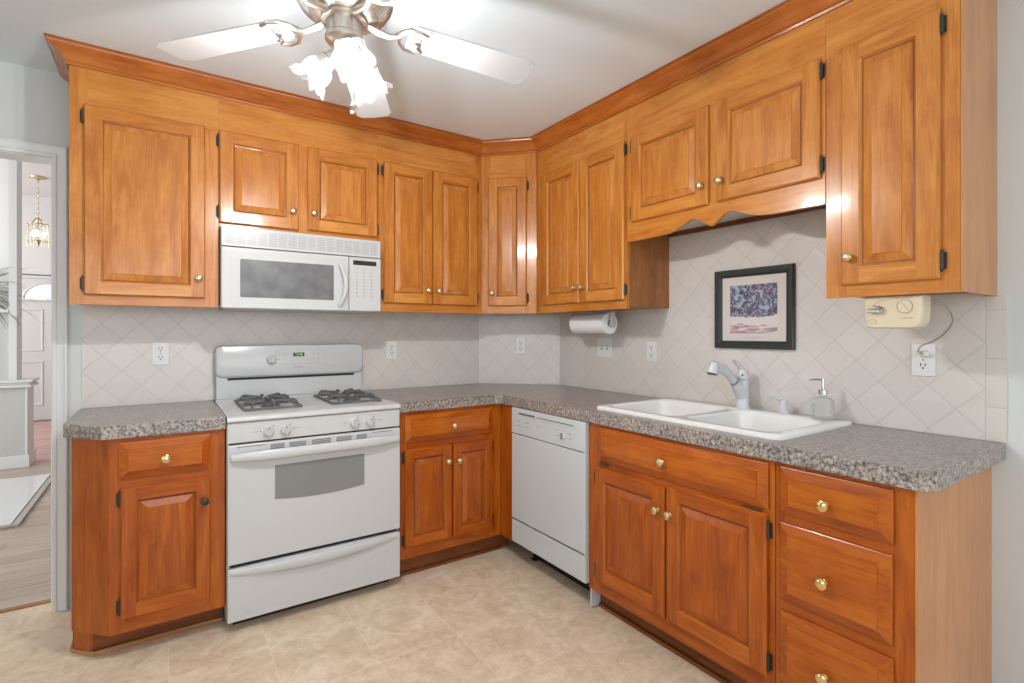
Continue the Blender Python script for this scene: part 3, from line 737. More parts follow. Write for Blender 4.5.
# corner panel (angled), reaching the floor
ax, ay, bx, by = -0.0005, -0.490, f(-2.3995), -BD
v = Vector((bx-ax, by-ay)).normalized(); n = Vector((v.y, -v.x))  # outward (left-front)
if n.y > 0: n = -n
t = 0.0165
m = MB(); m.prism([(ax, ay), (bx, by), (bx, by+0.0190), (ax, ay+0.022)], 0.108, BT); o = m.build('corner_panel', [W_V], lb, smooth=False)
kx_, ky_ = f(-2.466), -0.505
m = MB(); m.prism([(ax, ay+0.035), (ax+0.0, -0.452), (kx_, ky_-0.004), (kx_+0.016, ky_-0.004), (kx_+0.016, ky_+0.02), (ax+0.02, ay+0.06)], 0.0205, 0.1075); o = m.build('corner_foot', [W_V], lb, smooth=False)
base_frame(lb, 0, [(f(-2.3990), f(-2.350)), (f(-2.074), f(-2.0090))], [(f(-2.350), f(-2.074), 0.834, BT), (f(-2.350), f(-2.074), 0.657, 0.714), (f(-2.350), f(-2.074), 0.108, 0.176)])
add_drawer(lb, f(-2.368), f(-2.062), 0.700, 0.845, -BD, f(-2.216), 0.768, BRASS)
add_door(lb, f(-2.362), f(-2.062), 0.163, 0.668, -BD, -1, f(-2.084), 0.575, (0.212, 0.626), BRONZE, fw=0.05)
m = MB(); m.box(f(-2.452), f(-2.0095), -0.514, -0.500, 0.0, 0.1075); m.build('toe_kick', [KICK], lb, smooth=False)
m = MB(); m.prism([(f(-2.531), -0.002), (f(-2.531), -0.440), (f(-2.475), -0.505), (f(-2.448), -0.528), (f(-2.0095), -0.528), (f(-2.0095), -0.5145), (f(-2.455), -0.5145), (-0.001, -0.43), (-0.001, -0.002)], 0.0, 0.020)
m.build('shoe_mould', [SHOE], lb, bevel=0.004)

# right of the range
rb = thing('base_cabinet', 'base cabinet between range and dishwasher with drawer over two doors', 'cabinet', (-1.240, 0, 0), 0, 'maple base cabinets')
f = X(-1.240)
m = MB(); m.box(0.002, 0.618, -BD+0.0195, -0.42, 0.108, BT); m.build('carcass', [EDGE], rb, smooth=False)
base_frame(rb, 0, [(f(-1.2392), f(-1.195)), (f(-0.9475), f(-0.9235)), (f(-0.692), f(-0.6208))],
           [(f(-1.195), f(-0.692), 0.834, BT), (f(-1.195), f(-0.692), 0.657, 0.714), (f(-1.195), f(-0.692), 0.108, 0.180)])
add_drawer(rb, f(-1.207), f(-0.682), 0.701, 0.845, -BD, f(-0.933), 0.769, PALEBRASS)
add_door(rb, f(-1.207), f(-0.9395), 0.168, 0.667, -BD, -1, f(-0.968), 0.582, (0.205, 0.626), PALEBRASS, fw=0.046)
add_door(rb, f(-0.9315), f(-0.681), 0.166, 0.664, -BD, 1, f(-0.902), 0.577, (0.205, 0.625), PALEBRASS, fw=0.046)
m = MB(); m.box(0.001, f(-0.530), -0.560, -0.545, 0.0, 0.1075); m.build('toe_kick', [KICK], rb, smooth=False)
m = MB(); m.box(0.001, f(-0.575), -0.572, -0.5605, 0.0, 0.018); m.build('shoe_mould', [KICK], rb, bevel=0.003)
# filler stile on the right wall's run, closing the corner
m = MB(); m.box(-0.620, -0.601, -0.7590, -0.6215, 0.108, BT); o = m.build('filler_panel', [W_V], None, smooth=False)
setprops(o, 'narrow upright maple filler panel in the corner beside the dishwasher', 'filler panel')
o.name = 'corner_filler'

# sink base
sb = thing('sink_base_cabinet', 'sink base cabinet with wide drawer front over two doors', 'cabinet', (0, -1.3605, 0), -PI/2)
f = X(1.3605); W = f(2.2235)
m = MB(); m.box(0.002, W-0.001, -BD+0.0195, -0.002, 0.108, 0.700); m.build('carcass', [EDGE], sb, smooth=False)
base_frame(sb, 0, [(0.0006, f(1.430)), (f(1.792), f(1.815)), (f(2.190), W-0.0006)],
           [(f(1.430), f(2.190), 0.834, BT), (f(1.430), f(2.190), 0.657, 0.714), (f(1.430), f(2.190), 0.108, 0.180)])
d = add_drawer(sb, f(1.432), f(2.205), 0.700, 0.848, -BD, f(1.796), 0.769, PALEBRASS)
d.name = 'drawer_front'
for xx in (f(1.462), f(2.150)):
    m = MB(); m.tube([(xx-0.030, -BD-0.006, 0.690), (xx, -BD-0.0105, 0.6895), (xx+0.030, -BD-0.006, 0.690)], 0.0032, 8)
    m.build('drawer_hinge', BRONZE, sb)
add_door(sb, f(1.416), f(1.8005), 0.168, 0.672, -BD, -1, f(1.770), 0.580, (0.215, 0.625), PALEBRASS)
add_door(sb, f(1.807), f(2.202), 0.168, 0.686, -BD, 1, f(1.830), 0.577, (0.215, 0.635), PALEBRASS)
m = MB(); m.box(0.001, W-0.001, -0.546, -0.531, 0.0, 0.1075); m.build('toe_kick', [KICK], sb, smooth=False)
m = MB(); m.box(0.001, W-0.001, -0.558, -0.5465, 0.0, 0.018); m.build('shoe_mould', [KICK], sb, bevel=0.003)
# drawer base at the right end
db = thing('drawer_base_cabinet', 'three drawer base cabinet at the right end of the counter', 'cabinet', (0, -2.2245, 0), -PI/2)
f = X(2.2245); W = f(2.5905)
m = MB(); m.box(0.001, W-0.001, -BD+0.0195, -0.002, 0.108, BT); m.build('carcass', [EDGE], db, smooth=False)
base_frame(db, 0, [(0.0006, f(2.257)), (f(2.532), W-0.0006)], [(f(2.257), f(2.532), 0.834, BT), (f(2.257), f(2.532), 0.662, 0.714), (f(2.257), f(2.532), 0.392, 0.446), (f(2.257), f(2.532), 0.108, 0.175)])
add_drawer(db, f(2.244), f(2.545), 0.704, 0.848, -BD, f(2.383), 0.768, BRASS)
add_drawer(db, f(2.242), f(2.543), 0.434, 0.674, -BD, f(2.380), 0.543, BRASS)
add_drawer(db, f(2.242), f(2.545), 0.163, 0.400, -BD, f(2.382), 0.270, BRASS)
m = MB(); m.box(0.001, W-0.001, -0.546, -0.531, 0.0, 0.1075); m.build('toe_kick', [KICK], db, smooth=False)
m = MB(); m.box(0.001, W-0.001, -0.558, -0.5465, 0.0, 0.018); m.build('shoe_mould', [KICK], db, bevel=0.003)
m = MB(); m.box(W+0.0002, W+0.0064, -BD, -0.0005, 0.0, BT); q = m.build('end_panel', [PALESIDE], db, smooth=False); q['label'] = 'paler end panel'

# ------------------------------------------------------------------ countertops
CT0, CT1 = 0.8610, 0.9140
def counter(name, label, outer, holes=()):
    """slab with a rolled top edge"""
    m = MB(); m.prism(outer, CT0, CT1, holes)
    o = m.build(name, [COUNTER], None, bevel=0.0045, seg=3)
    return setprops(o, label, 'countertop')
counter('countertop', 'short mottled grey brown laminate countertop left of the range', [(-2.546, -0.0075), (-2.546, -0.493), (-2.420, -0.640), (-2.0065, -0.640), (-2.0065, -0.0075)])
SX0, SX1, SY0, SY1 = -0.573, -0.032, -2.212, -1.340
hole = rrect(SX0+0.015, SX1-0.015, SY0+0.015, SY1-0.015, 0.03, 5)
counter('countertop', 'L shaped mottled grey brown laminate countertop holding the sink',
        [(-1.2405, -0.0075), (-1.2405, -0.640), (-0.672, -0.640), (-0.640, -0.672), (-0.640, -2.592), (-0.632, -2.610), (-0.615, -2.625), (-0.595, -2.6325), (-0.0075, -2.6325), (-0.0075, -0.406), (-0.406, -0.0075)], [hole])

# ------------------------------------------------------------------ dishwasher
dw = thing('dishwasher', 'white built-in dishwasher under the counter beside the corner', 'dishwasher', (0, -0.7605, 0), -PI/2)
m = MB(); m.box(0.002, 0.598, -0.600, -0.03, 0.125, 0.855); m.build('tub', [DWWHITE], dw, smooth=False)
m = MB(); m.box(0.003, 0.590, -0.640, -0.6005, 0.2560, 0.7160); m.build('door', [DWWHITE], dw, bevel=0.003)
m = MB(); m.box(0.003, 0.590, -0.6415, -0.6005, 0.7200, 0.8585)
p = m.build('control_panel', [DWWHITE], dw, bevel=0.004)
m = MB(); m.box(0.070, 0.540, -0.6445, -0.6420, 0.817, 0.825); m.build('latch_rim', [DWWHITE], p, bevel=0.001)
m = MB(); m.box(0.075, 0.215, -0.6436, -0.6417, 0.8265, 0.8375); m.box(0.235, 0.52, -0.6430, -0.6417, 0.829, 0.8335); m.build('latch_recess', [SLOT], p, smooth=False)
m = MB(); m.lathe([(0.017, 0), (0.016, 0.006), (0.010, 0.008), (0.0, 0.008)], 20, (0.445, -0.6420, 0.772), (0, -1, 0)); m.build('dial', [DWWHITE], p)
m = MB(); m.box(0.440, 0.450, -0.660, -0.6505, 0.757, 0.787); m.build('dial_grip', [GREYMARK], p, bevel=0.002)
m = MB()
for a, b, z in ((0.06, 0.085, 0.790), (0.06, 0.095, 0.766), (0.13, 0.165, 0.790), (0.13, 0.165, 0.768), (0.235, 0.262, 0.788), (0.39, 0.41, 0.795), (0.485, 0.505, 0.787), (0.485, 0.505, 0.765), (0.395, 0.41, 0.768)):
    m.box(a, b, -0.6421, -0.6416, z-0.0015, z+0.0015)
m.build('button_print', [GREYMARK], p, smooth=False)
m = MB(); m.box(0.003, 0.590, -0.6400, -0.6005, 0.1260, 0.2460); m.build('lower_panel', [DWWHITE], dw, bevel=0.003)
m = MB(); m.box(0.004, 0.588, -0.6200, -0.6002, 0.2465, 0.2555); m.build('seam', [DARKGAP], dw, smooth=False)
m = MB(); m.box(0.5905, 0.5975, -0.638, -0.6005, 0.1260, 0.8585); m.build('side_trim', [DWWHITE], dw, smooth=False)
m = MB(); m.box(0.588, 0.5975, -0.600, -0.545, 0.010, 0.1245); m.build('side_bracket', [DWWHITE], dw, smooth=False)
m = MB(); m.box(0.02, 0.585, -0.500, -0.495, 0.004, 0.1245); m.build('toe_plate_shade', [DARKGAP], dw, smooth=False)  # near-black colour stands for the shade under the dishwasher
for xx in (0.02, 0.54):
    m = MB(); m.lathe([(0.018, 0), (0.018, 0.006), (0.008, 0.010), (0.008, 0.124)], 12, (xx+0.02, -0.51, 0)); m.build('foot', [DARKGAP], dw)

# ------------------------------------------------------------------ gas range
rg = thing('gas_range', 'white freestanding gas range between the two base cabinets', 'range', (-2.0045, -0.0085, 0))
RW = 0.7605; FY = -0.625   # local front plane of the body
m = MB(); m.box(0.0, RW, FY, -0.012, 0.045, 0.8850); m.build('body', [ENAMEL], rg, bevel=0.003)
# cooktop with rounded front lip
m = MB(); prof = [(FY-0.022, 0.8865), (FY-0.030, 0.889), (FY-0.0325, 0.895), (FY-0.030, 0.903), (FY-0.020, 0.909), (FY+0.0, 0.9115), (-0.085, 0.9115), (-0.072, 0.9165), (-0.070, 0.9210), (-0.012, 0.9210), (-0.012, 0.8865)]
m.loops([[(x, y, z) for y, z in prof] for x in (0.0, RW)]); ct = m.build('cooktop', [ENAMEL], rg, angle=50)
# backguard: lower riser, dark slot, overhanging control head with rounded corners
m = MB(); m.box(0.004, RW-0.004, -0.062, -0.014, 0.9215, 1.050); bg = m.build('backguard', [ENAMEL], rg, bevel=0.003)
pts = rrect(0.0, RW, 1.034, 1.198, 0.030, 6)
m = MB(); ring = lambda y, s: [((x-RW/2)*s+RW/2, y, (z-1.116)*(1-(1-s)*3)+1.116) for x, z in pts]
m = MB(); m.loops([ring(-0.012, 1.0), ring(-0.066, 1.0), ring(-0.074, 0.990), ring(-0.0765, 0.975)]); head = m.build('control_head', [ENAMEL], rg, angle=50)
m = MB(); m.box(0.055, RW-0.050, -0.0635, -0.0622, 1.018, 1.030); m.build('vent_slot', [DARKGAP], bg, smooth=False)
yh = -0.0768
m = MB(); m.lathe([(0.026, 0), (0.025, 0.010), (0.019, 0.014), (0.017, 0.022), (0, 0.023)], 22, (0.262, yh, 1.120), (0, -1, 0)); m.box(0.258, 0.266, yh-0.030, yh-0.020, 1.102, 1.138); m.build('timer_knob', [ENAMEL2], head)
m = MB(); m.box(0.372, 0.430, yh-0.0012, yh, 1.136, 1.156); dsp = m.build('display', [DISPLAY], head, smooth=False)
text('12:46', 0.018, DISPLAYG, head, (0.401, yh-0.0016, 1.146), (PI/2, 0, 0), 'clock_digits')
text('Kenmore', 0.0125, GREYMARK, head, (0.400, yh-0.0004, 1.077), (PI/2, 0, 0), 'lettering')
m = MB()
def outline(m, x0, x1, z0, z1, y, t=0.0006):
    m.box(x0, x1, y, y+0.0004, z0, z0+t); m.box(x0, x1, y, y+0.0004, z1-t, z1); m.box(x0, x0+t, y, y+0.0004, z0, z1); m.box(x1-t, x1, y, y+0.0004, z0, z1)
for cx_, cz_ in ((0.300, 1.146), (0.330, 1.146), (0.300, 1.120), (0.330, 1.120), (0.480, 1.150), (0.505, 1.150), (0.480, 1.122), (0.505, 1.122)):
    m.box(cx_-0.006, cx_+0.006, yh-0.0004, yh, cz_-0.0016, cz_+0.0016)
outline(m, 0.283, 0.540, 1.094, 1.172, yh-0.0004, 0.0008); m.build('button_print', [plain('light_grey_print', (0.28, 0.28, 0.29), 0.6)], head, smooth=False)
# burner grates
def grate(cx_, cy_, w_, d_):
    r_ = thing('burner_grate', '', 'x'); del r_['category']
    m = MB(); z0 = 0.913; zt_ = 0.944; x0, x1, y0, y1 = cx_-w_/2, cx_+w_/2, cy_-d_/2, cy_+d_/2
    b = 0.0055
    def bar(ax_, ay_, bx_, by_, za, zb):
        m.tube([(ax_, ay_, za), (bx_, by_, zb)], b, 6)
    for (ax_, ay_, bx_, by_) in ((x0, y0, x1, y0), (x0, y1, x1, y1), (x0, y0, x0, y1), (x1, y0, x1, y1), (x0, cy_, x1, cy_)):
        bar(ax_, ay_, bx_, by_, z0+0.007, z0+0.007)
    for yc in (cy_-d_/4, cy_+d_/4):
        for k in range(8):
            a = PI*k/4; dx_, dy_ = math.cos(a), math.sin(a)
            ex = min(w_/2/abs(dx_) if abs(dx_) > 0.01 else 9, d_/4/abs(dy_) if abs(dy_) > 0.01 else 9)
            px, py = cx_+dx_*ex, yc+dy_*ex
            m.tube([(px, py, z0+0.007), (px-dx_*0.006, py-dy_*0.006, zt_-0.008), (px-dx_*0.02, py-dy_*0.02, zt_), (cx_+dx_*0.030, yc+dy_*0.030, zt_-0.002)], [b, b*0.95, b*1.1, b*0.7], 6)
    bpy.data.objects.remove(r_)
    gr = m.build('burner_grate', [IRON], rg)
    for yc in (cy_-d_/4, cy_+d_/4):
        m = MB(); m.lathe([(0.044, 0.9125), (0.044, 0.919), (0.034, 0.922), (0.034, 0.929), (0.030, 0.932), (0, 0.933)], 20, (cx_, yc, 0)); m.build('burner', [IRON], rg)
grate(0.203, -0.325, 0.240, 0.385)
grate(0.590, -0.325, 0.240, 0.385)
# front control strip with four knobs
m = MB(); m.box(0.001, RW-0.001, FY-0.022, FY-0.0003, 0.7985, 0.8845); cpn = m.build('control_strip', [ENAMEL], rg, bevel=0.003)
for kx in (0.158, 0.228, 0.531, 0.607):
    m = MB(); yk = FY-0.0222
    m.lathe([(0.0245, 0), (0.0245, 0.003), (0.019, 0.005), (0.0185, 0.018), (0.016, 0.020), (0, 0.0205)], 24, (kx, yk, 0.838), (0, -1, 0)); m.box(kx-0.004, kx+0.004, yk-0.030, yk-0.017, 0.820, 0.857)
    kb = m.build('burner_knob', [ENAMEL2], cpn)
    m = MB(); m.box(kx+0.017, kx+0.0215, yk-0.0008, yk-0.0001, 0.856, 0.862); m.box(kx-0.0030, kx+0.0030, yk-0.0306, yk-0.0300, 0.849, 0.855); m.build('knob_mark', [GREYMARK], kb, smooth=False)
m = MB()
for kx in (0.098, 0.272, 0.482, 0.648): m.box(kx, kx+0.020, FY-0.0224, FY-0.0221, 0.8385, 0.8405)
for kx in (0.125, 0.263, 0.508): m.box(kx, kx+0.005, FY-0.0224, FY-0.0221, 0.836, 0.843)
m.build('strip_print', [GREYMARK], cpn, smooth=False)
m = MB(); m.box(0.012, RW-0.012, FY-0.010, FY-0.0003, 0.792, 0.7983); m.build('gap', [DARKGAP], rg, smooth=False)
# oven door
m = MB(); m.box(0.001, RW-0.001, FY-0.030, FY-0.0003, 0.289, 0.7915); od = m.build('oven_door', [ENAMEL], rg, bevel=0.005, seg=3)
m = MB(); slots = ((0.165, 0.222), (0.242, 0.312), (0.337, 0.422), (0.447, 0.517), (0.540, 0.590))
for a, b in slots:
    for z in (0.7755, 0.7680, 0.7605): m.box(a, b, FY-0.0312, FY-0.0300, z, z+0.0042)
m.box(0.036, 0.145, FY-0.0312, FY-0.0300, 0.7810, 0.7835); m.box(0.615, 0.715, FY-0.0312, FY-0.0300, 0.7810, 0.7835)
m.build('vent_slots', [SLOT], od, smooth=False)
# wide moulded handle: bar bowed outwards
def bow_handle(name, parent, xa, xb, zc, ybase, bow, hh, th, mat, sag=0.0, n=18):
    m = MB(); rings = []
    for i in range(n+1):
        t_ = i/n; x = xa+(xb-xa)*t_; e = 4*t_*(1-t_); e2 = min(1, e*2.2)
        yb = ybase-bow*(1-(1-e)**2); z = zc-sag*e
        hh_ = hh*(0.75+0.25*e2)
        rings.append([(x, yb-th*math.cos(a)*0.5-th*0.5, z+hh_*math.sin(a)*0.5) for a in [2*PI*k/12 for k in range(12)]])
    m.loops(rings); return m.build(name, mat, parent, angle=60)
bow_handle('handle', od, 0.012, RW-0.012, 0.741, FY-0.0302, 0.018, 0.044, 0.020, [ENAMEL])
wpts = [(0.183, 0.686)] + [(0.578, 0.686)]
low = [(0.578, 0.540)]+[(0.578-0.395*t_/8, 0.540-0.014*4*(t_/8)*(1-t_/8)) for t_ in range(1, 8)]+[(0.183, 0.540)]
poly_ = wpts+low
m = MB(); m.loops([[(x, FY-0.0300, z) for x, z in poly_], [(x, FY-0.0318, z) for x, z in poly_]]); m.build('window', [OVENWIN], od, smooth=False)
# storage drawer
m = MB(); m.box(0.012, RW-0.012, FY-0.010, FY-0.0003, 0.273, 0.2888); m.build('gap', [DARKGAP], rg, smooth=False)
m = MB(); m.box(0.001, RW-0.001, FY-0.030, FY-0.0003, 0.048, 0.2725); sd = m.build('storage_drawer', [ENAMEL], rg, bevel=0.005, seg=3)
def crescent(parent, xa, xb, ztop, h0, h1, y0, th, mat, n=20):
    m = MB(); rings = []
    for i in range(n+1):
        t_ = i/n; x = xa+(xb-xa)*t_; e = 4*t_*(1-t_); h_ = h0+(h1-h0)*e; q = th*(0.15+0.85*e)
        rings.append([(x, y0, ztop), (x, y0-q*0.7, ztop-0.002), (x, y0-q, ztop-0.010), (x, y0-q*0.85, ztop-h_*0.8), (x, y0-q*0.4, ztop-h_), (x, y0, ztop-h_)])
    m.loops(rings); return m.build('handle', mat, parent, angle=50)
crescent(sd, 0.010, RW-0.012, 0.268, 0.022, 0.054, FY-0.0302, 0.022, [ENAMEL])
m = MB(); m.box(0.03, RW-0.03, FY+0.05, -0.05, 0.0, 0.044); m.build('plinth', [DARKGAP], rg, smooth=False)

# ------------------------------------------------------------------ microwave
mw = thing('microwave', 'white over-the-range microwave hung above the range', 'microwave', (-2.0045, -0.0085, 0))
MWW = 0.7600; MY = -0.352
m = MB(); m.box(0, MWW, MY, -0.002, 1.392, 1.7635); m.build('body', [ENAMEL], mw, bevel=0.002)
m = MB(); m.box(0.0005, 0.5860, MY-0.030, MY-0.0003, 1.3800, 1.6660); md_ = m.build('door', [ENAMEL], mw, bevel=0.006, seg=3)
m = MB(); m.box(0.5880, MWW-0.0005, MY-0.030, MY-0.0003, 1.3800, 1.6660); mp_ = m.build('control_panel', [ENAMEL], mw, bevel=0.006, seg=3)
m = MB(); m.box(0.0005, MWW-0.0005, MY-0.026, MY-0.0003, 1.6700, 1.7630); gr_ = m.build('vent_grille', [ENAMEL], mw, bevel=0.004)
m = MB()
for i in range(16):
    xx = 0.018+i*0.0455
    for z in [1.684+0.0085*j for j in range(8)]: m.box(xx, xx+0.038, MY-0.0275, MY-0.0260, z, z+0.0028)
m.build('louvres', [plain('pale_grey_louvre', (0.33, 0.33, 0.335), 0.5)], gr_, smooth=False)
m = MB(); m.loops([[(x, MY-0.0300, z) for x, z in rrect(0.078, 0.508, 1.4330, 1.6130, 0.006, 3)], [(x, MY-0.0312, z) for x, z in rrect(0.078, 0.508, 1.4330, 1.6130, 0.006, 3)]]); m.build('window', [MICROWIN], md_, smooth=False)
m = MB(); outline(m, 0.040, 0.5500, 1.4050, 1.6400, MY-0.0305, 0.001); m.build('door_border', [plain('pale_grey_line', (0.40, 0.40, 0.40), 0.5)], md_, smooth=False)
m = MB(); pts = []
for i in range(13):
    t_ = i/12; pts.append((0.535+0.028*math.sin(PI*t_), MY-0.034-0.026*math.sin(PI*t_)**0.6, 1.402+0.222*t_))
m.tube(pts, [0.0085+0.004*math.sin(PI*i/12) for i in range(13)], 10); m.build('handle', [ENAMEL], md_)
m = MB(); m.box(0.6080, 0.7330, MY-0.0312, MY-0.0300, 1.6240, 1.6480); m.build('display', [DISPLAY], mp_, smooth=False)
m = MB()
for j in range(9):
    z = 1.604-j*0.0185; n_ = 3 if j > 2 else 3
    for i in range(n_):
        xx = 0.628+i*0.039; ww = 0.009 if j > 3 else 0.013
        m.box(xx-ww/2, xx+ww/2, MY-0.0304, MY-0.0300, z-0.0012, z+0.0012)
        if j > 3: m.box(xx-0.003, xx+0.003, MY-0.0304, MY-0.0300, z+0.004, z+0.0075)
m.build('keypad_print', [plain('keypad_grey', (0.20, 0.20, 0.22), 0.6)], mp_, smooth=False)
m = MB(); m.box(0.02, MWW-0.02, MY+0.01, -0.02, 1.3780, 1.3917); m.build('base_plate', [plain('grey_underside', (0.50, 0.50, 0.50), 0.4)], mw, smooth=False)

# ------------------------------------------------------------------ sink
sk = thing('kitchen_sink', 'white double bowl drop-in sink set in the countertop', 'sink', (0, 0, 0))
m = MB(); zr = 0.9285
n_ = 6
outerA = rrect(SX0, SX1, SY0, SY1, 0.035, n_); outerB = rrect(SX0+0.006, SX1-0.006, SY0+0.006, SY1-0.006, 0.032, n_)
b1 = rrect(-0.530, -0.130, -1.762, -1.385, 0.06, n_); b2 = rrect(-0.530, -0.130, -2.166, -1.802, 0.06, n_)
bm2 = bmesh.new(); edges = []
for lp in (outerB, b1, b2):
    vs = [bm2.verts.new((x, y, zr)) for x, y in lp]
    for i in range(len(vs)): edges.append(bm2.edges.new((vs[i], vs[(i+1) % len(vs)])))
bmesh.ops.triangle_fill(bm2, use_beauty=True, use_dissolve=False, edges=edges)
for fc in bm2.faces: m.poly([tuple(v.co) for v in fc.verts])
bm2.free()
m.loops([[(x, y, 0.9143) for x, y in outerA], [(x, y, 0.9225) for x, y in outerA], [(x, y, zr) for x, y in outerB]], cap0=False, cap1=False)
def shrink(lp, s, cx_, cy_): return [((x-cx_)*s+cx_, (y-cy_)*s+cy_) for x, y in lp]
for lp, cyy in ((b1, -1.5735), (b2, -1.984)):
    cxx = -0.33
    rr_ = [(1.0, zr), (0.985, zr-0.003), (0.972, zr-0.010), (0.93, 0.80), (0.90, 0.765), (0.82, 0.748), (0.12, 0.742)]
    m.loops([[(x, y, z) for x, y in shrink(lp, s_, cxx, cyy)] for s_, z in rr_], cap0=False, cap1=True)
bmesh.ops.remove_doubles(m.bm, verts=m.bm.verts, dist=1e-4)
m.build('basin', [PORCELAIN], sk, angle=45)
for cyy in (-1.5735, -1.984):
    m = MB(); m.lathe([(0.0, 0.7425), (0.042, 0.7425), (0.045, 0.7455), (0.040, 0.7465), (0.012, 0.7450), (0, 0.7450)], 20, (-0.33, cyy, 0)); m.build('drain', [CHROME], sk)

# faucet with pull-out spray head, pointing away from the wall
fc = thing('faucet', 'white single lever kitchen faucet with pull-out spray head on the sink', 'faucet', (-0.082, -1.780, 0.929)); fc.scale = (1, 1, 1.13)
m = MB(); m.lathe([(0.031, 0), (0.031, 0.004), (0.027, 0.010), (0.0265, 0.060), (0.0255, 0.110), (0.0255, 0.113)], 24, (0, 0, 0)); m.build('column', [FAUCETW], fc)
m = MB(); m.tube([(-0.004, 0, 0.048), (-0.030, 0.003, 0.082), (-0.052, 0.006, 0.104)], [0.026, 0.024, 0.019], 16); m.build('spout_root', [FAUCETW], fc)
m = MB(); m.tube([(-0.0525, 0.006, 0.1045), (-0.0585, 0.007, 0.1105)], 0.0193, 16); m.build('joint_ring', [GREYMARK], fc)
m = MB(); m.tube([(-0.059, 0.007, 0.111), (-0.090, 0.010, 0.137), (-0.125, 0.014, 0.157), (-0.158, 0.018, 0.164), (-0.180, 0.020, 0.160)], [0.0185, 0.0175, 0.0185, 0.021, 0.020], 16)
m.tube([(-0.170, 0.019, 0.182), (-0.178, 0.020, 0.176), (-0.186, 0.021, 0.158), (-0.190, 0.022, 0.143)], [0.012, 0.021, 0.024, 0.025], 16); sh = m.build('spray_head', [FAUCETW], fc)
m = MB(); m.tube([(-0.1903, 0.022, 0.1425), (-0.1912, 0.022, 0.137)], [0.0225, 0.017], 16); m.build('spray_nozzle', [SLOT], sh)
m = MB(); m.lathe([(0.0255, 0.1145), (0.0262, 0.120), (0.0245, 0.140), (0.016, 0.156), (0, 0.160)], 24, (0, 0, 0)); m.tube([(-0.002, 0, 0.145), (-0.020, 0.004, 0.168), (-0.046, 0.010, 0.184), (-0.062, 0.014, 0.189)], [0.015, 0.012, 0.010, 0.007], 12, flat=0.7); lv = m.build('lever', [FAUCETW], fc)
m = MB(); m.lathe([(0.0045, 0), (0.004, 0.001), (0, 0.001)], 12, (-0.0215, -0.0120, 0.132), (-0.87, -0.48, 0.1)); m.build('temperature_dot', [plain('dark_red_dot', (0.10, 0.02, 0.02), 0.4)], lv)
# countertop soap dispenser beside the faucet
sd2 = thing('soap_pump', 'small white built-in soap pump on the sink between faucet and glass bottle', 'soap dispenser', (-0.078, -1.960, 0.929))
m = MB(); m.lathe([(0.023, 0), (0.023, 0.006), (0.0165, 0.009), (0.0165, 0.030), (0.0150, 0.0315), (0.0150, 0.034)], 20); m.build('collar', [FAUCETW], sd2)
m = MB(); m.lathe([(0.0162, 0.0345), (0.0168, 0.052), (0.013, 0.059), (0, 0.061)], 20); m.tube([(-0.004, 0.002, 0.053), (-0.030, 0.014, 0.061), (-0.060, 0.026, 0.070)], [0.009, 0.0065, 0.0045], 10, flat=0.6); m.build('pump_head', [FAUCETW], sd2)
# glass bottle
gb = thing('soap_bottle', 'clear ribbed glass soap bottle with chrome pump at the sink corner', 'soap bottle', (-0.105, -2.128, 0.929))
ribs = lambda r, h, a: (r*(1+0.018*math.cos(14*a)) if 0.01 < h < 0.075 else r, h)
m = MB(); m.lathe([(0.0, 0.0), (0.034, 0.0), (0.0395, 0.005), (0.0405, 0.015), (0.0405, 0.066), (0.0385, 0.076), (0.030, 0.084), (0.017, 0.0885), (0.0145, 0.092), (0.0145, 0.098)], 56, wob=ribs); m.build('glass_body', [CLEARG], gb)
m = MB(); m.lathe([(0.0, 0.006), (0.034, 0.006), (0.0355, 0.012), (0.0355, 0.058), (0, 0.058)], 32); m.build('soap', [SOAP], gb)
m = MB(); m.lathe([(0.0165, 0.0985), (0.0165, 0.114), (0.012, 0.117), (0.006, 0.118), (0.006, 0.128), (0.0045, 0.129), (0.0045, 0.148), (0.0065, 0.149), (0.0065, 0.158), (0, 0.159)], 20)
m.tube([(0, 0, 0.1540), (-0.020, 0.012, 0.1555), (-0.042, 0.026, 0.1545), (-0.046, 0.0285, 0.1500)], [0.0042, 0.0036, 0.003, 0.0026], 8); m.build('pump', [CHROME], gb)

# ------------------------------------------------------------------ outlets and switch
def duplex(label, loc, rz, name='wall_outlet'):
    r = thing(name, label, 'outlet', loc, rz, 'white duplex wall outlets')
    m = MB(); m.box(-0.035, 0.035, -0.0055, -0.0003, -0.0575, 0.0575); p = m.build('cover_plate', [OUTLETW], r, bevel=0.003)
    for dz in (0.021, -0.021):
        m = MB(); pts = [(x, z+dz) for x, z in rrect(-0.0165, 0.0165, -0.0140, 0.0140, 0.010, 4)]
        m.loops([[(x, -0.0055, z) for x, z in pts], [(x, -0.0072, z) for x, z in pts]]); rc_ = m.build('receptacle', [OUTLETW], r, smooth=False)
        m = MB(); m.box(-0.0080, -0.0050, -0.0076, -0.0072, dz-0.001, dz+0.0090); m.box(0.0050, 0.0080, -0.0076, -0.0072, dz-0.001, dz+0.0090)
        m.lathe([(0.0032, 0), (0.0032, 0.0004), (0, 0.0004)], 10, (0, -0.0072, dz-0.0075), (0, -1, 0)); m.build('slots', [DARKGAP], rc_, smooth=False)
    m = MB(); m.lathe([(0.0032, 0), (0.0026, 0.0012), (0, 0.0013)], 10, (0, -0.0056, 0), (0, -1, 0)); m.build('screw', [GREYMARK], r)
    return r
duplex('white duplex outlet on the tile left of the range', (-2.236, -0.0066, 1.163), 0)
duplex('white duplex outlet on the tile just right of the range', (-1.040, -0.0066, 1.157), 0)
duplex('white duplex outlet on the diagonal corner wall under the corner cabinet', (-0.192-0.0047, -0.2185-0.0047+0.0055, 1.176), -PI/4)
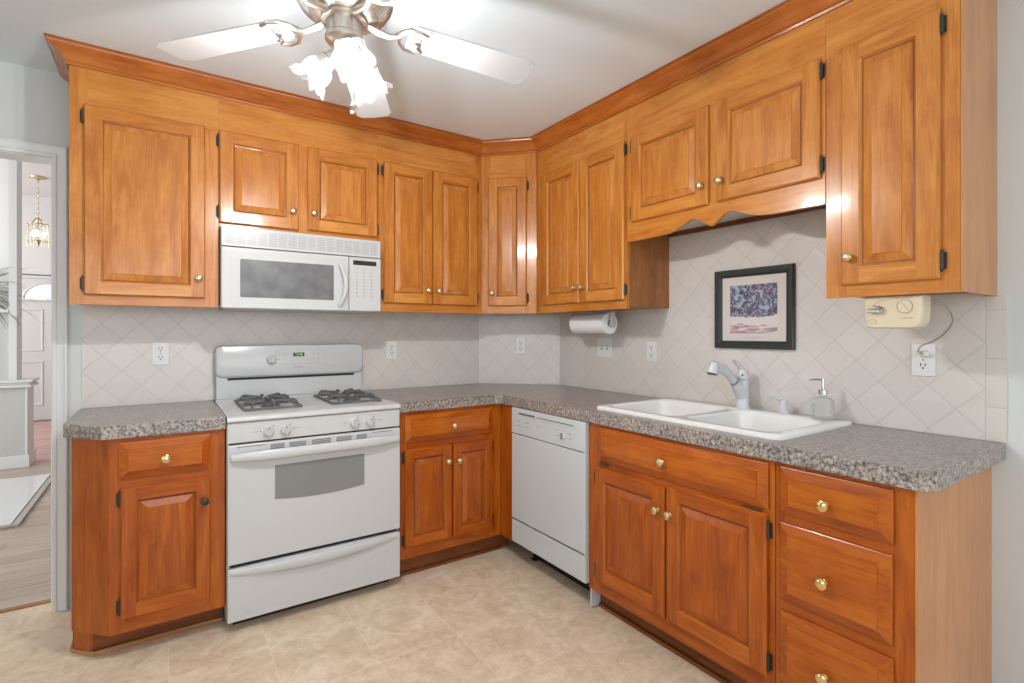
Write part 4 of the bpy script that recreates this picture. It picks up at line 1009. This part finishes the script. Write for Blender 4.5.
duplex('white duplex outlet on the right wall right of the double switch', (-0.0066, -1.200, 1.163), -PI/2)
ow = duplex('white duplex outlet under the can opener with a cord plugged in', (-0.0066, -2.418, 1.170), -PI/2)
sw = thing('light_switch', 'white double switch plate on the wall below the paper towels', 'switch', (-0.0066, -0.836, 1.175), -PI/2)
m = MB(); m.box(-0.060, 0.060, -0.0055, -0.0003, -0.0575, 0.0575); m.build('cover_plate', [OUTLETW], sw, bevel=0.003)
for dx_ in (-0.023, 0.023):
    m = MB(); m.box(dx_-0.005, dx_+0.005, -0.014, -0.0056, -0.004, 0.010); m.build('toggle', [OUTLETW], sw, bevel=0.0015)
    m = MB(); m.box(dx_-0.007, dx_+0.007, -0.0060, -0.0056, -0.013, 0.013); m.build('toggle_slot', [GREYMARK], sw, smooth=False)

# ------------------------------------------------------------------ picture
pc = thing('framed_picture', 'dark framed print of berries and blue leaves hung above the sink', 'picture', (-0.0066, -1.7855, 1.193), -PI/2)
pw, ph_ = 0.377, 0.366
prof = [(0, 0), (0, 0.016), (0.004, 0.020), (0.022, 0.017), (0.032, 0.010), (0.035, 0.0085), (0.035, 0.0)]
rings = []
for (px, pz, sx, sz) in ((-pw/2, 0, 1, 1), (pw/2, 0, -1, 1), (pw/2, ph_, -1, -1), (-pw/2, ph_, 1, -1), (-pw/2, 0, 1, 1)):
    rings.append([(px+sx*a, -d-0.0005, pz+sz*a) for a, d in prof])
m = MB(); m.loops(rings, cap0=False, cap1=False); m.build('frame', [FRAMEB], pc, angle=30)
m = MB(); m.box(-pw/2+0.030, pw/2-0.030, -0.0040, -0.0012, 0.030, ph_-0.030); m.build('mat_board', [MATBOARD], pc, smooth=False)
m = MB(); m.box(-0.113, 0.113, -0.0006, 0.0, 0.0, 0.222); m.build('print', [ART], pc, loc=(0, -0.0042, 0.070), smooth=False)
m = MB()
for i in range(12): m.box(-0.050+i*0.0085, -0.050+i*0.0085+0.0055, -0.0045, -0.0042, 0.0485, 0.0510)
m.build('caption', [plain('caption_grey', (0.35, 0.33, 0.33), 0.8)], pc, smooth=False)

# ------------------------------------------------------------------ paper towel holder and roll
pt = thing('paper_towel_holder', 'white bracket mounted under the wall cabinet beside the corner', 'paper towel holder', (-0.160, -0.735, 1.3840))
m = MB(); m.box(-0.012, 0.012, -0.322, 0.012, -0.004, 0.0); m.build('mounting_rail', [ENAMEL2], pt, bevel=0.001)
for yy in (0.009, -0.322):
    m = MB(); pts = [(-0.016, -0.004), (0.016, -0.004), (0.018, -0.050)]+[(0.026*math.cos(a), -0.066+0.026*math.sin(a)) for a in [0-PI*k/8 for k in range(9)]]+[(-0.018, -0.050)]
    m.loops([[(x, yy, z) for x, z in pts], [(x, yy+0.005, z) for x, z in pts]]); m.build('arm', [ENAMEL2], pt, bevel=0.001)
pr_ = thing('paper_towel_roll', 'white paper towel roll hanging under the wall cabinet', 'paper towel roll', (-0.160, -0.735, 1.3180))
m = MB(); m.lathe([(0.020, 0.0), (0.058, 0.0), (0.060, 0.002), (0.060, 0.278), (0.058, 0.280), (0.020, 0.280), (0.020, 0.0)], 40, (0, -0.004-0.014, 0), (0, -1, 0)); m.build('paper', [PAPER], pr_)
m = MB(); m.lathe([(0.014, 0), (0.0195, 0), (0.0195, 0.286), (0.014, 0.286), (0.014, 0)], 24, (0, -0.015, 0), (0, -1, 0)); m.build('core', [plain('card_core', (0.45, 0.38, 0.30), 0.8)], pr_)

# ------------------------------------------------------------------ can opener
co = thing('can_opener', 'cream electric can opener mounted under the right wall cabinet', 'can opener', (-0.150, -2.345, 0), -PI/2)
body = []
def co_ring(y, s, dz=0):
    pts = [(0.0, 1.383), (0.163, 1.383), (0.163, 1.335), (0.160, 1.300), (0.150, 1.284), (0.135, 1.279), (0.02, 1.280), (0.010, 1.283), (0.006, 1.292)]
    return [((x-0.088)*s+0.088, y, (z-1.332)*s+1.332) for x, z in pts]
m = MB(); m.loops([co_ring(-0.085, 1.0), co_ring(-0.140, 1.0), co_ring(-0.150, 0.985), co_ring(-0.155, 0.94)])
cb = m.build('housing', [CREAM], co, bevel=0.003)
yf_ = -0.1553
m = MB(); m.tube([(0.034, yf_-0.004, 1.350), (0.050, yf_-0.014, 1.347), (0.058, yf_-0.008, 1.342)], [0.004, 0.0055, 0.006], 8); m.tube([(0.022, yf_-0.016, 1.345), (0.048, yf_-0.016, 1.346)], 0.0042, 8); m.tube([(0.020, yf_-0.015, 1.334), (0.050, yf_-0.015, 1.335)], 0.0042, 8); m.lathe([(0.0085, 0), (0.0085, 0.012), (0, 0.013)], 14, (0.052, yf_, 1.335), (0, -1, 0)); m.build('cutting_lever', [CHROME], co)
m = MB(); m.lathe([(0.021, 0), (0.0205, 0.0025), (0.0185, 0.003), (0.0180, 0.0015), (0, 0.0015)], 24, (0.118, yf_, 1.348), (0, -1, 0)); dl = m.build('dial', [CREAM], co)
m = MB(); r0 = 0.0205
m.tube([(0.118+r0*math.cos(a), yf_-0.0030, 1.348+r0*math.sin(a)) for a in [2*PI*k/24 for k in range(25)]], 0.0009, 6); m.tube([(0.109, yf_-0.0022, 1.360), (0.127, yf_-0.0022, 1.338)], 0.0008, 6); m.build('dial_outline', [CREAMLINE], dl)
m = MB(); m.tube([(0.030, yf_-0.0005, 1.355), (0.050, yf_-0.0005, 1.368), (0.085, yf_-0.0005, 1.374), (0.140, yf_-0.0005, 1.375)], 0.0008, 6); m.tube([(0.110, yf_-0.0005, 1.3115), (0.140, yf_-0.0005, 1.3125)], 0.0009, 6)
m.tube([(0.028+0.013*math.cos(a), yf_-0.0004, 1.302+0.0065*math.sin(a)) for a in [2*PI*k/16 for k in range(17)]], 0.0007, 6); m.build('face_marks', [CREAMLINE], co)
# its cord and plug
cl = smooth_line([(-0.232, -2.480, 1.368), (-0.190, -2.500, 1.369), (-0.140, -2.512, 1.357), (-0.110, -2.523, 1.330), (-0.090, -2.520, 1.296), (-0.070, -2.490, 1.258), (-0.055, -2.455, 1.234), (-0.060, -2.430, 1.222), (-0.062, -2.420, 1.206), (-0.050, -2.423, 1.196), (-0.040, -2.425, 1.1925)], 5)
m = MB(); m.tube(cl, 0.0024, 8); cdo = m.build('power_cord', [CORDM], co)
cdo.parent = None
cdo.location = (0, 0, 0)
setprops(cdo, 'thin grey power cord looping from can opener down to the outlet', 'cord')
m = MB(); m.tube([(-0.0145, -2.425, 1.1915), (-0.028, -2.425, 1.1915), (-0.040, -2.425, 1.1925)], [0.0125, 0.011, 0.004], 12); pl = m.build('plug', [OUTLETW], None); pl.parent = cdo

# ------------------------------------------------------------------ ceiling fan with light kit
FX, FYY = -1.785, -1.578
fan = thing('ceiling_fan', 'white five blade ceiling fan with nickel motor and lit tulip glass shades', 'ceiling fan', (FX, FYY, CZ))
Z = lambda z: z-CZ
m = MB(); m.lathe([(0.0, Z(2.4470)), (0.075, Z(2.4470)), (0.078, Z(2.44)), (0.060, Z(2.405)), (0.022, Z(2.392)), (0.022, Z(2.38))], 32); m.build('ceiling_canopy', [NICKEL], fan)
m = MB(); m.lathe([(0.020, Z(2.381)), (0.060, Z(2.365)), (0.120, Z(2.335)), (0.140, Z(2.300)), (0.144, Z(2.270)), (0.138, Z(2.242)), (0.120, Z(2.212)), (0.095, Z(2.192)), (0.062, Z(2.185)), (0.0, Z(2.185))], 48); mo = m.build('motor_housing', [NICKEL], fan)
m = MB()
for k in range(60):   # ribs round the lower bowl
    a = 2*PI*k/60; c_, s_ = math.cos(a), math.sin(a)
    m.tube([(c_*0.139, s_*0.139, Z(2.242)), (c_*0.121, s_*0.121, Z(2.213)), (c_*0.099, s_*0.099, Z(2.194))], 0.0028, 5)
m.build('bowl_ribs', [NICKEL], mo)
m = MB(); m.lathe([(0.066, Z(2.1845)), (0.066, Z(2.176)), (0.052, Z(2.172)), (0.052, Z(2.136)), (0.055, Z(2.132)), (0.055, Z(2.122)), (0.048, Z(2.114)), (0.030, Z(2.104)), (0.026, Z(2.090)), (0.036, Z(2.078)), (0.030, Z(2.060)), (0.010, Z(2.050)), (0, Z(2.048))], 32); hub = m.build('switch_housing', [NICKEL], fan)
ph0 = 1.092
for k in range(5):
    a = ph0+k*2*PI/5
    root = bpy.data.objects.new('blade_arm', None)
    c_, s_ = math.cos(a), math.sin(a)
    bpy.data.objects.remove(root)
    # iron: stem, then a heart-shaped scroll under the blade
    def P3(r, t_, z): return (c_*r-s_*t_, s_*r+c_*t_, Z(z)-0.07*(r-0.2))
    zb = 2.176
    m = MB()
    m.tube([P3(0.068, 0, 2.172), P3(0.095, 0, 2.166), P3(0.130, 0, 2.160), P3(0.165, 0, zb-0.006)], [0.011, 0.010, 0.009, 0.010], 8)
    for sgn in (1, -1):
        m.tube([P3(0.155, 0, zb-0.005), P3(0.165, sgn*0.028, zb-0.007), P3(0.185, sgn*0.052, zb-0.007), P3(0.215, sgn*0.060, zb-0.007), P3(0.242, sgn*0.048, zb-0.007)], [0.009, 0.008, 0.0075, 0.006, 0.004], 8)
        m.tube([P3(0.242, sgn*0.048, zb-0.007), P3(0.222, sgn*0.030, zb-0.007), P3(0.224, sgn*0.014, zb-0.007), P3(0.205, 0, zb-0.007)], [0.004, 0.005, 0.005, 0.004], 8)
    m.build('blade_arm', [NICKEL], fan)
    # blade: rounded root, clipped tip, slight pitch
    pts = [(0.190, -0.050), (0.200, -0.056), (0.580, -0.068), (0.602, -0.050), (0.606, 0.0), (0.602, 0.050), (0.580, 0.068), (0.200, 0.056), (0.190, 0.050)]
    tilt = -0.12
    m = MB(); m.loops([[P3(r, t_*math.cos(tilt), zb+0.001+t_*math.sin(tilt)) for r, t_ in pts], [P3(r, t_*math.cos(tilt), zb+0.0065+t_*math.sin(tilt)) for r, t_ in pts]])
    m.build('blade', [BLADE], fan, smooth=False)
camR = Vector((0.828, -0.561, 0)); camD = Vector((0.561, 0.828, 0))
for k, ang in enumerate((-62, 172, 58)):
    a = math.radians(ang); dr = camR*math.cos(a)+camD*math.sin(a)
    o0 = Vector((0, 0, Z(2.092)))
    ax_ = (dr*0.72-Vector((0, 0, 0.70))).normalized()
    st_ = o0+dr*0.030
    m = MB(); m.tube([o0+dr*0.018+Vector((0, 0, -0.004)), o0+dr*0.045+Vector((0, 0, -0.014))], [0.016, 0.018], 12)
    e0 = o0+dr*0.045+Vector((0, 0, -0.012))
    m.lathe([(0.014, 0), (0.024, 0.006), (0.028, 0.022), (0.030, 0.034), (0.026, 0.035), (0.0, 0.030)], 20, e0, ax_); hd = m.build('lamp_holder', [NICKEL], fan)
    def ruffle(r, h, a_, L=0.118):
        t_ = max(0, (h-0.04)/0.058); return (r*(1+0.13*t_*math.sin(6*a_)), h+0.013*t_*math.sin(6*a_+1.0))
    m = MB(); sp_ = [(0.027, 0.026), (0.033, 0.034), (0.040, 0.046), (0.042, 0.058), (0.040, 0.070), (0.041, 0.080), (0.048, 0.090), (0.057, 0.096)]
    axn = ax_; t0 = Vector((0, 0, 1)); u_ = axn.cross(t0).normalized(); v_ = axn.cross(u_); rings = []
    for r, h in sp_:
        ring = []
        for i in range(60):
            aa = 2*PI*i/60; rr_, hh_ = ruffle(r, h, aa); ring.append(e0+axn*hh_+(u_*math.cos(aa)+v_*math.sin(aa))*rr_)
        rings.append(ring)
    m.loops(rings, cap0=False, cap1=False); m.build('glass_shade', [SHADE], hd, angle=180)
    m = MB(); m.lathe([(0.0, 0.032), (0.010, 0.034), (0.012, 0.040), (0.019, 0.052), (0.020, 0.060), (0.017, 0.070), (0.009, 0.076), (0.0, 0.077)], 20, e0, ax_); m.build('bulb', [BULB], hd)
m = MB(); m.tube([(0.0060, -0.045, Z(2.128)), (0.008, -0.058, Z(2.120)), (0.008, -0.060, Z(2.10)), (0.008, -0.060, Z(1.925))], 0.0011, 6); ch = m.build('pull_chain', [PALEBRASS], fan)
m = MB(); m.lathe([(0, 0), (0.004, -0.002), (0.005, -0.006), (0.0115, -0.014), (0.0125, -0.021), (0.009, -0.029), (0, -0.033)], 14, (0.008, -0.060, Z(1.925))); m.build('chain_pendant', [CLEARG], ch)

# ------------------------------------------------------------------ the rooms beyond the doorway
m = MB(); m.box(-6.0, -5.9, 0.12, 0.9, 0, DZ); m.box(-6.0, -5.9, 2.9, 4.2, 0, DZ); m.box(-6.0, -5.9, 6.2, 7.0, 0, DZ)
for a, b in ((0.9, 2.9), (4.2, 6.2)): m.box(-6.0, -5.9, a, b, 0, 0.7); m.box(-6.0, -5.9, a, b, 2.9, DZ)
struct('wall_dining_left', m, WHITEWALL, smooth=False)
m = MB(); m.box(0.0, 0.12, 0.12, 7.0, 0, DZ); struct('wall_dining_right', m, WHITEWALL, smooth=False)
m = MB(); m.box(-6.0, 0.12, 6.85, 6.95, 0, DZ); struct('wall_entry', m, WHITEWALL, smooth=False)
# half wall with cap and column above
m = MB(); m.box(-6.0+0.11, -3.30, 3.50, 3.78, 0, 0.750); struct('wall_partition', m, GREYWALL, smooth=False)
m = MB(); m.box(-3.2995, -3.285, 3.492, 3.788, 0, 0.750); struct('trim_4', m, TRIMP, smooth=False)
m = MB(); m.box(-5.88, -3.255, 3.465, 3.815, 0.752, 0.775); m.box(-5.88, -3.265, 3.478, 3.802, 0.775, 0.800); m.box(-5.88, -3.245, 3.452, 3.828, 0.800, 0.822); struct('trim_5', m, TRIMP, bevel=0.004)
m = MB(); m.box(-5.88, -3.270, 3.476, 3.4915, 0, 0.115); m.box(-3.2845, -3.268, 3.4918, 3.80, 0, 0.115); struct('baseboard_partition', m, TRIMP, bevel=0.003)
m = MB(); m.box(-3.42, -3.365, 3.53, 3.75, 0.8225, DZ-0.001); struct('wall_column', m, TRIMP, smooth=False)
m = MB(); m.box(-5.88, -3.4205, 3.56, 3.74, 0.8225, 1.455); struct('wall_ledge', m, GREYWALL, smooth=False)
m = MB(); m.box(-5.88, -3.4205, 3.52, 3.76, 1.4555, 1.480); struct('trim_6', m, TRIMP, bevel=0.003)
m = MB(); m.box(-5.88, -3.4205, 3.80, 3.86, 1.50, DZ-0.001); struct('wall_alcove', m, WHITEWALL, smooth=False)
# entry door
ey = 6.849
dr_ = thing('door_1', None, None, (-4.055, ey, 0))
dr_['kind'] = 'structure'
m = MB(); m.box(0, 0.92, -0.040, -0.001, 0.012, 2.04); m.build('door_leaf', [DOORP], dr_, smooth=False)
for (a, b, z0, z1) in ((0.12, 0.41, 0.22, 0.86), (0.51, 0.80, 0.22, 0.86), (0.12, 0.41, 1.00, 1.60), (0.51, 0.80, 1.00, 1.60)):
    m = MB(); rings = []
    for (px, pz, sx, sz) in ((a, z0, 1, 1), (b, z0, -1, 1), (b, z1, -1, -1), (a, z1, 1, -1), (a, z0, 1, 1)):
        rings.append([(px+sx*q, -0.040-d_, pz+sz*q) for q, d_ in ((0, 0), (0.006, 0.010), (0.016, 0.010), (0.026, 0))])
    m.loops(rings, cap0=False, cap1=False); m.build('door_panel', [DOORP], dr_, smooth=False)
fcx, fcz = 0.46, 1.745
arc = [(fcx+0.245*math.cos(PI*k/16), fcz+0.215*math.sin(PI*k/16)) for k in range(17)]
m = MB(); m.loops([[(x, -0.0405, z) for x, z in arc], [(x, -0.0435, z) for x, z in arc]]); m.build('fanlight_pane', [SKYPANE], dr_, smooth=False)
m = MB(); m.tube([(fcx+0.262*math.cos(PI*k/16), -0.046, fcz+0.232*math.sin(PI*k/16)) for k in range(17)], 0.018, 8); m.tube([(fcx-0.28, -0.046, fcz-0.015), (fcx+0.28, -0.046, fcz-0.015)], 0.018, 8)
for k in (1, 2, 3): m.tube([(fcx, -0.046, fcz), (fcx+0.25*math.cos(PI*k/4), -0.046, fcz+0.22*math.sin(PI*k/4))], 0.006, 6)
m.build('fanlight_frame', [DOORP], dr_)
m = MB(); m.box(-0.02, 0.94, -0.06, -0.002, 0.0, 0.011); m.box(-0.30, 1.1, -0.030, -0.001, 2.085, 2.10); m.build('sill', [DARKGAP if False else SLOT], dr_, smooth=False)
m = MB(); m.box(-0.09, -0.003, -0.030, -0.001, 0, 2.13); m.box(0.923, 1.01, -0.030, -0.001, 0, 2.13); m.box(-0.003, 0.923, -0.030, -0.001, 2.045, 2.083); m.build('door_casing', [TRIMP], dr_, smooth=False)
# low glossy white slab on the dining floor
m = MB(); m.box(-4.4, -3.045, 1.50, 2.95, 0.0, 0.022); gp = m.build('glossy_floor_panel', [GLOSSWHITE], None, bevel=0.002)
setprops(gp, 'low glossy white panel lying on the wood floor beyond the doorway', 'floor panel')
m = MB(); m.box(-3.044, -3.005, 1.485, 2.95, 0.0, 0.016); m.box(-4.4, -3.045, 1.485, 1.499, 0.0, 0.014); e_ = m.build('edge_trim', [plain('grey_beige_edge', (0.46, 0.42, 0.39), 0.6)], None, bevel=0.002); e_.parent = gp
# pendant lantern in the entry
LB = PALEBRASS
ln = thing('pendant_lantern', 'small brass and glass lantern hanging on a chain in the entry beyond', 'pendant light', (-3.527, 5.625, DZ))
m = MB(); m.lathe([(0, -0.001), (0.085, -0.001), (0.080, -0.018), (0.020, -0.034), (0.010, -0.045), (0, -0.046)], 20); m.build('ceiling_cup', [LB], ln)
m = MB(); z = -0.040; i = 0
while z > -0.50:
    r_ = 0.010; a = (i % 2)*PI/2
    m.tube([(math.cos(a)*r_*math.cos(t_), math.sin(a)*r_*math.cos(t_), z-0.019+0.021*math.sin(t_)) for t_ in [2*PI*q/10 for q in range(11)]], 0.0032, 5); z -= 0.033; i += 1
m.build('chain', [LB], ln)
zt_, zb_ = -0.575, -0.855
m = MB(); m.tube([(0, 0, -0.50), (0, 0, -0.80)], 0.007, 8); m.lathe([(0.045, -0.535), (0.012, -0.515), (0, -0.51)], 12)
for k in range(6):
    a = PI*k/3; c_, s_ = math.cos(a), math.sin(a); m.tube([(c_*0.02, s_*0.02, -0.53), (c_*0.09, s_*0.09, -0.60), (c_*0.105, s_*0.105, -0.82), (c_*0.100, s_*0.100, -0.88)], 0.0045, 6)
for zz in (-0.60, -0.815):
    m.tube([(0.103*math.cos(t_), 0.103*math.sin(t_), zz) for t_ in [2*PI*q/24 for q in range(25)]], 0.005, 6)
m.lathe([(0.0, -0.79), (0.035, -0.80), (0.020, -0.83), (0.008, -0.87), (0, -0.885)], 12); lf = m.build('lantern_frame', [LB], ln)
m = MB(); m.lathe([(0.092, -0.61), (0.098, -0.81)], 6); m.build('glass_panes', [CLEARG], lf)
for k in range(3):
    a = 2*PI*k/3+0.4; m = MB(); m.lathe([(0, 0), (0.011, 0.008), (0.016, 0.03), (0.008, 0.06), (0, 0.072)], 12, (0.045*math.cos(a), 0.045*math.sin(a), -0.75)); m.build('candle_bulb', [SMALLBULB], lf)
# potted plant on the ledge, its long leaves reaching into view
pp = thing('potted_plant', 'grassy potted plant whose long leaves arch into the doorway view', 'plant', (-3.70, 3.63, 1.481))
m = MB(); m.lathe([(0, 0), (0.050, 0), (0.064, 0.05), (0.070, 0.12), (0.074, 0.125), (0.066, 0.122), (0.06, 0.10), (0, 0.10)], 24); m.build('pot', [POT], pp)
m = MB(); random.seed(3)
for i in range(60):
    a = random.uniform(-2.6, 0.75); L = random.uniform(0.34, 0.62); up_ = random.uniform(0.05, 0.42)
    dx_, dy_ = math.cos(a), math.sin(a); pts = []; rad = []
    for t_ in [q/8 for q in range(9)]:
        s_ = L*t_; z = 0.10+up_*1.5*t_-(0.30+0.2*(0.4-up_))*t_*t_
        pts.append((dx_*s_*0.85, dy_*s_*0.45, z)); rad.append(0.0085*(1-t_)**0.7+0.0012)
    m.tube(pts, rad, 5, flat=0.35)
m.build('leaves', [LEAF], pp)
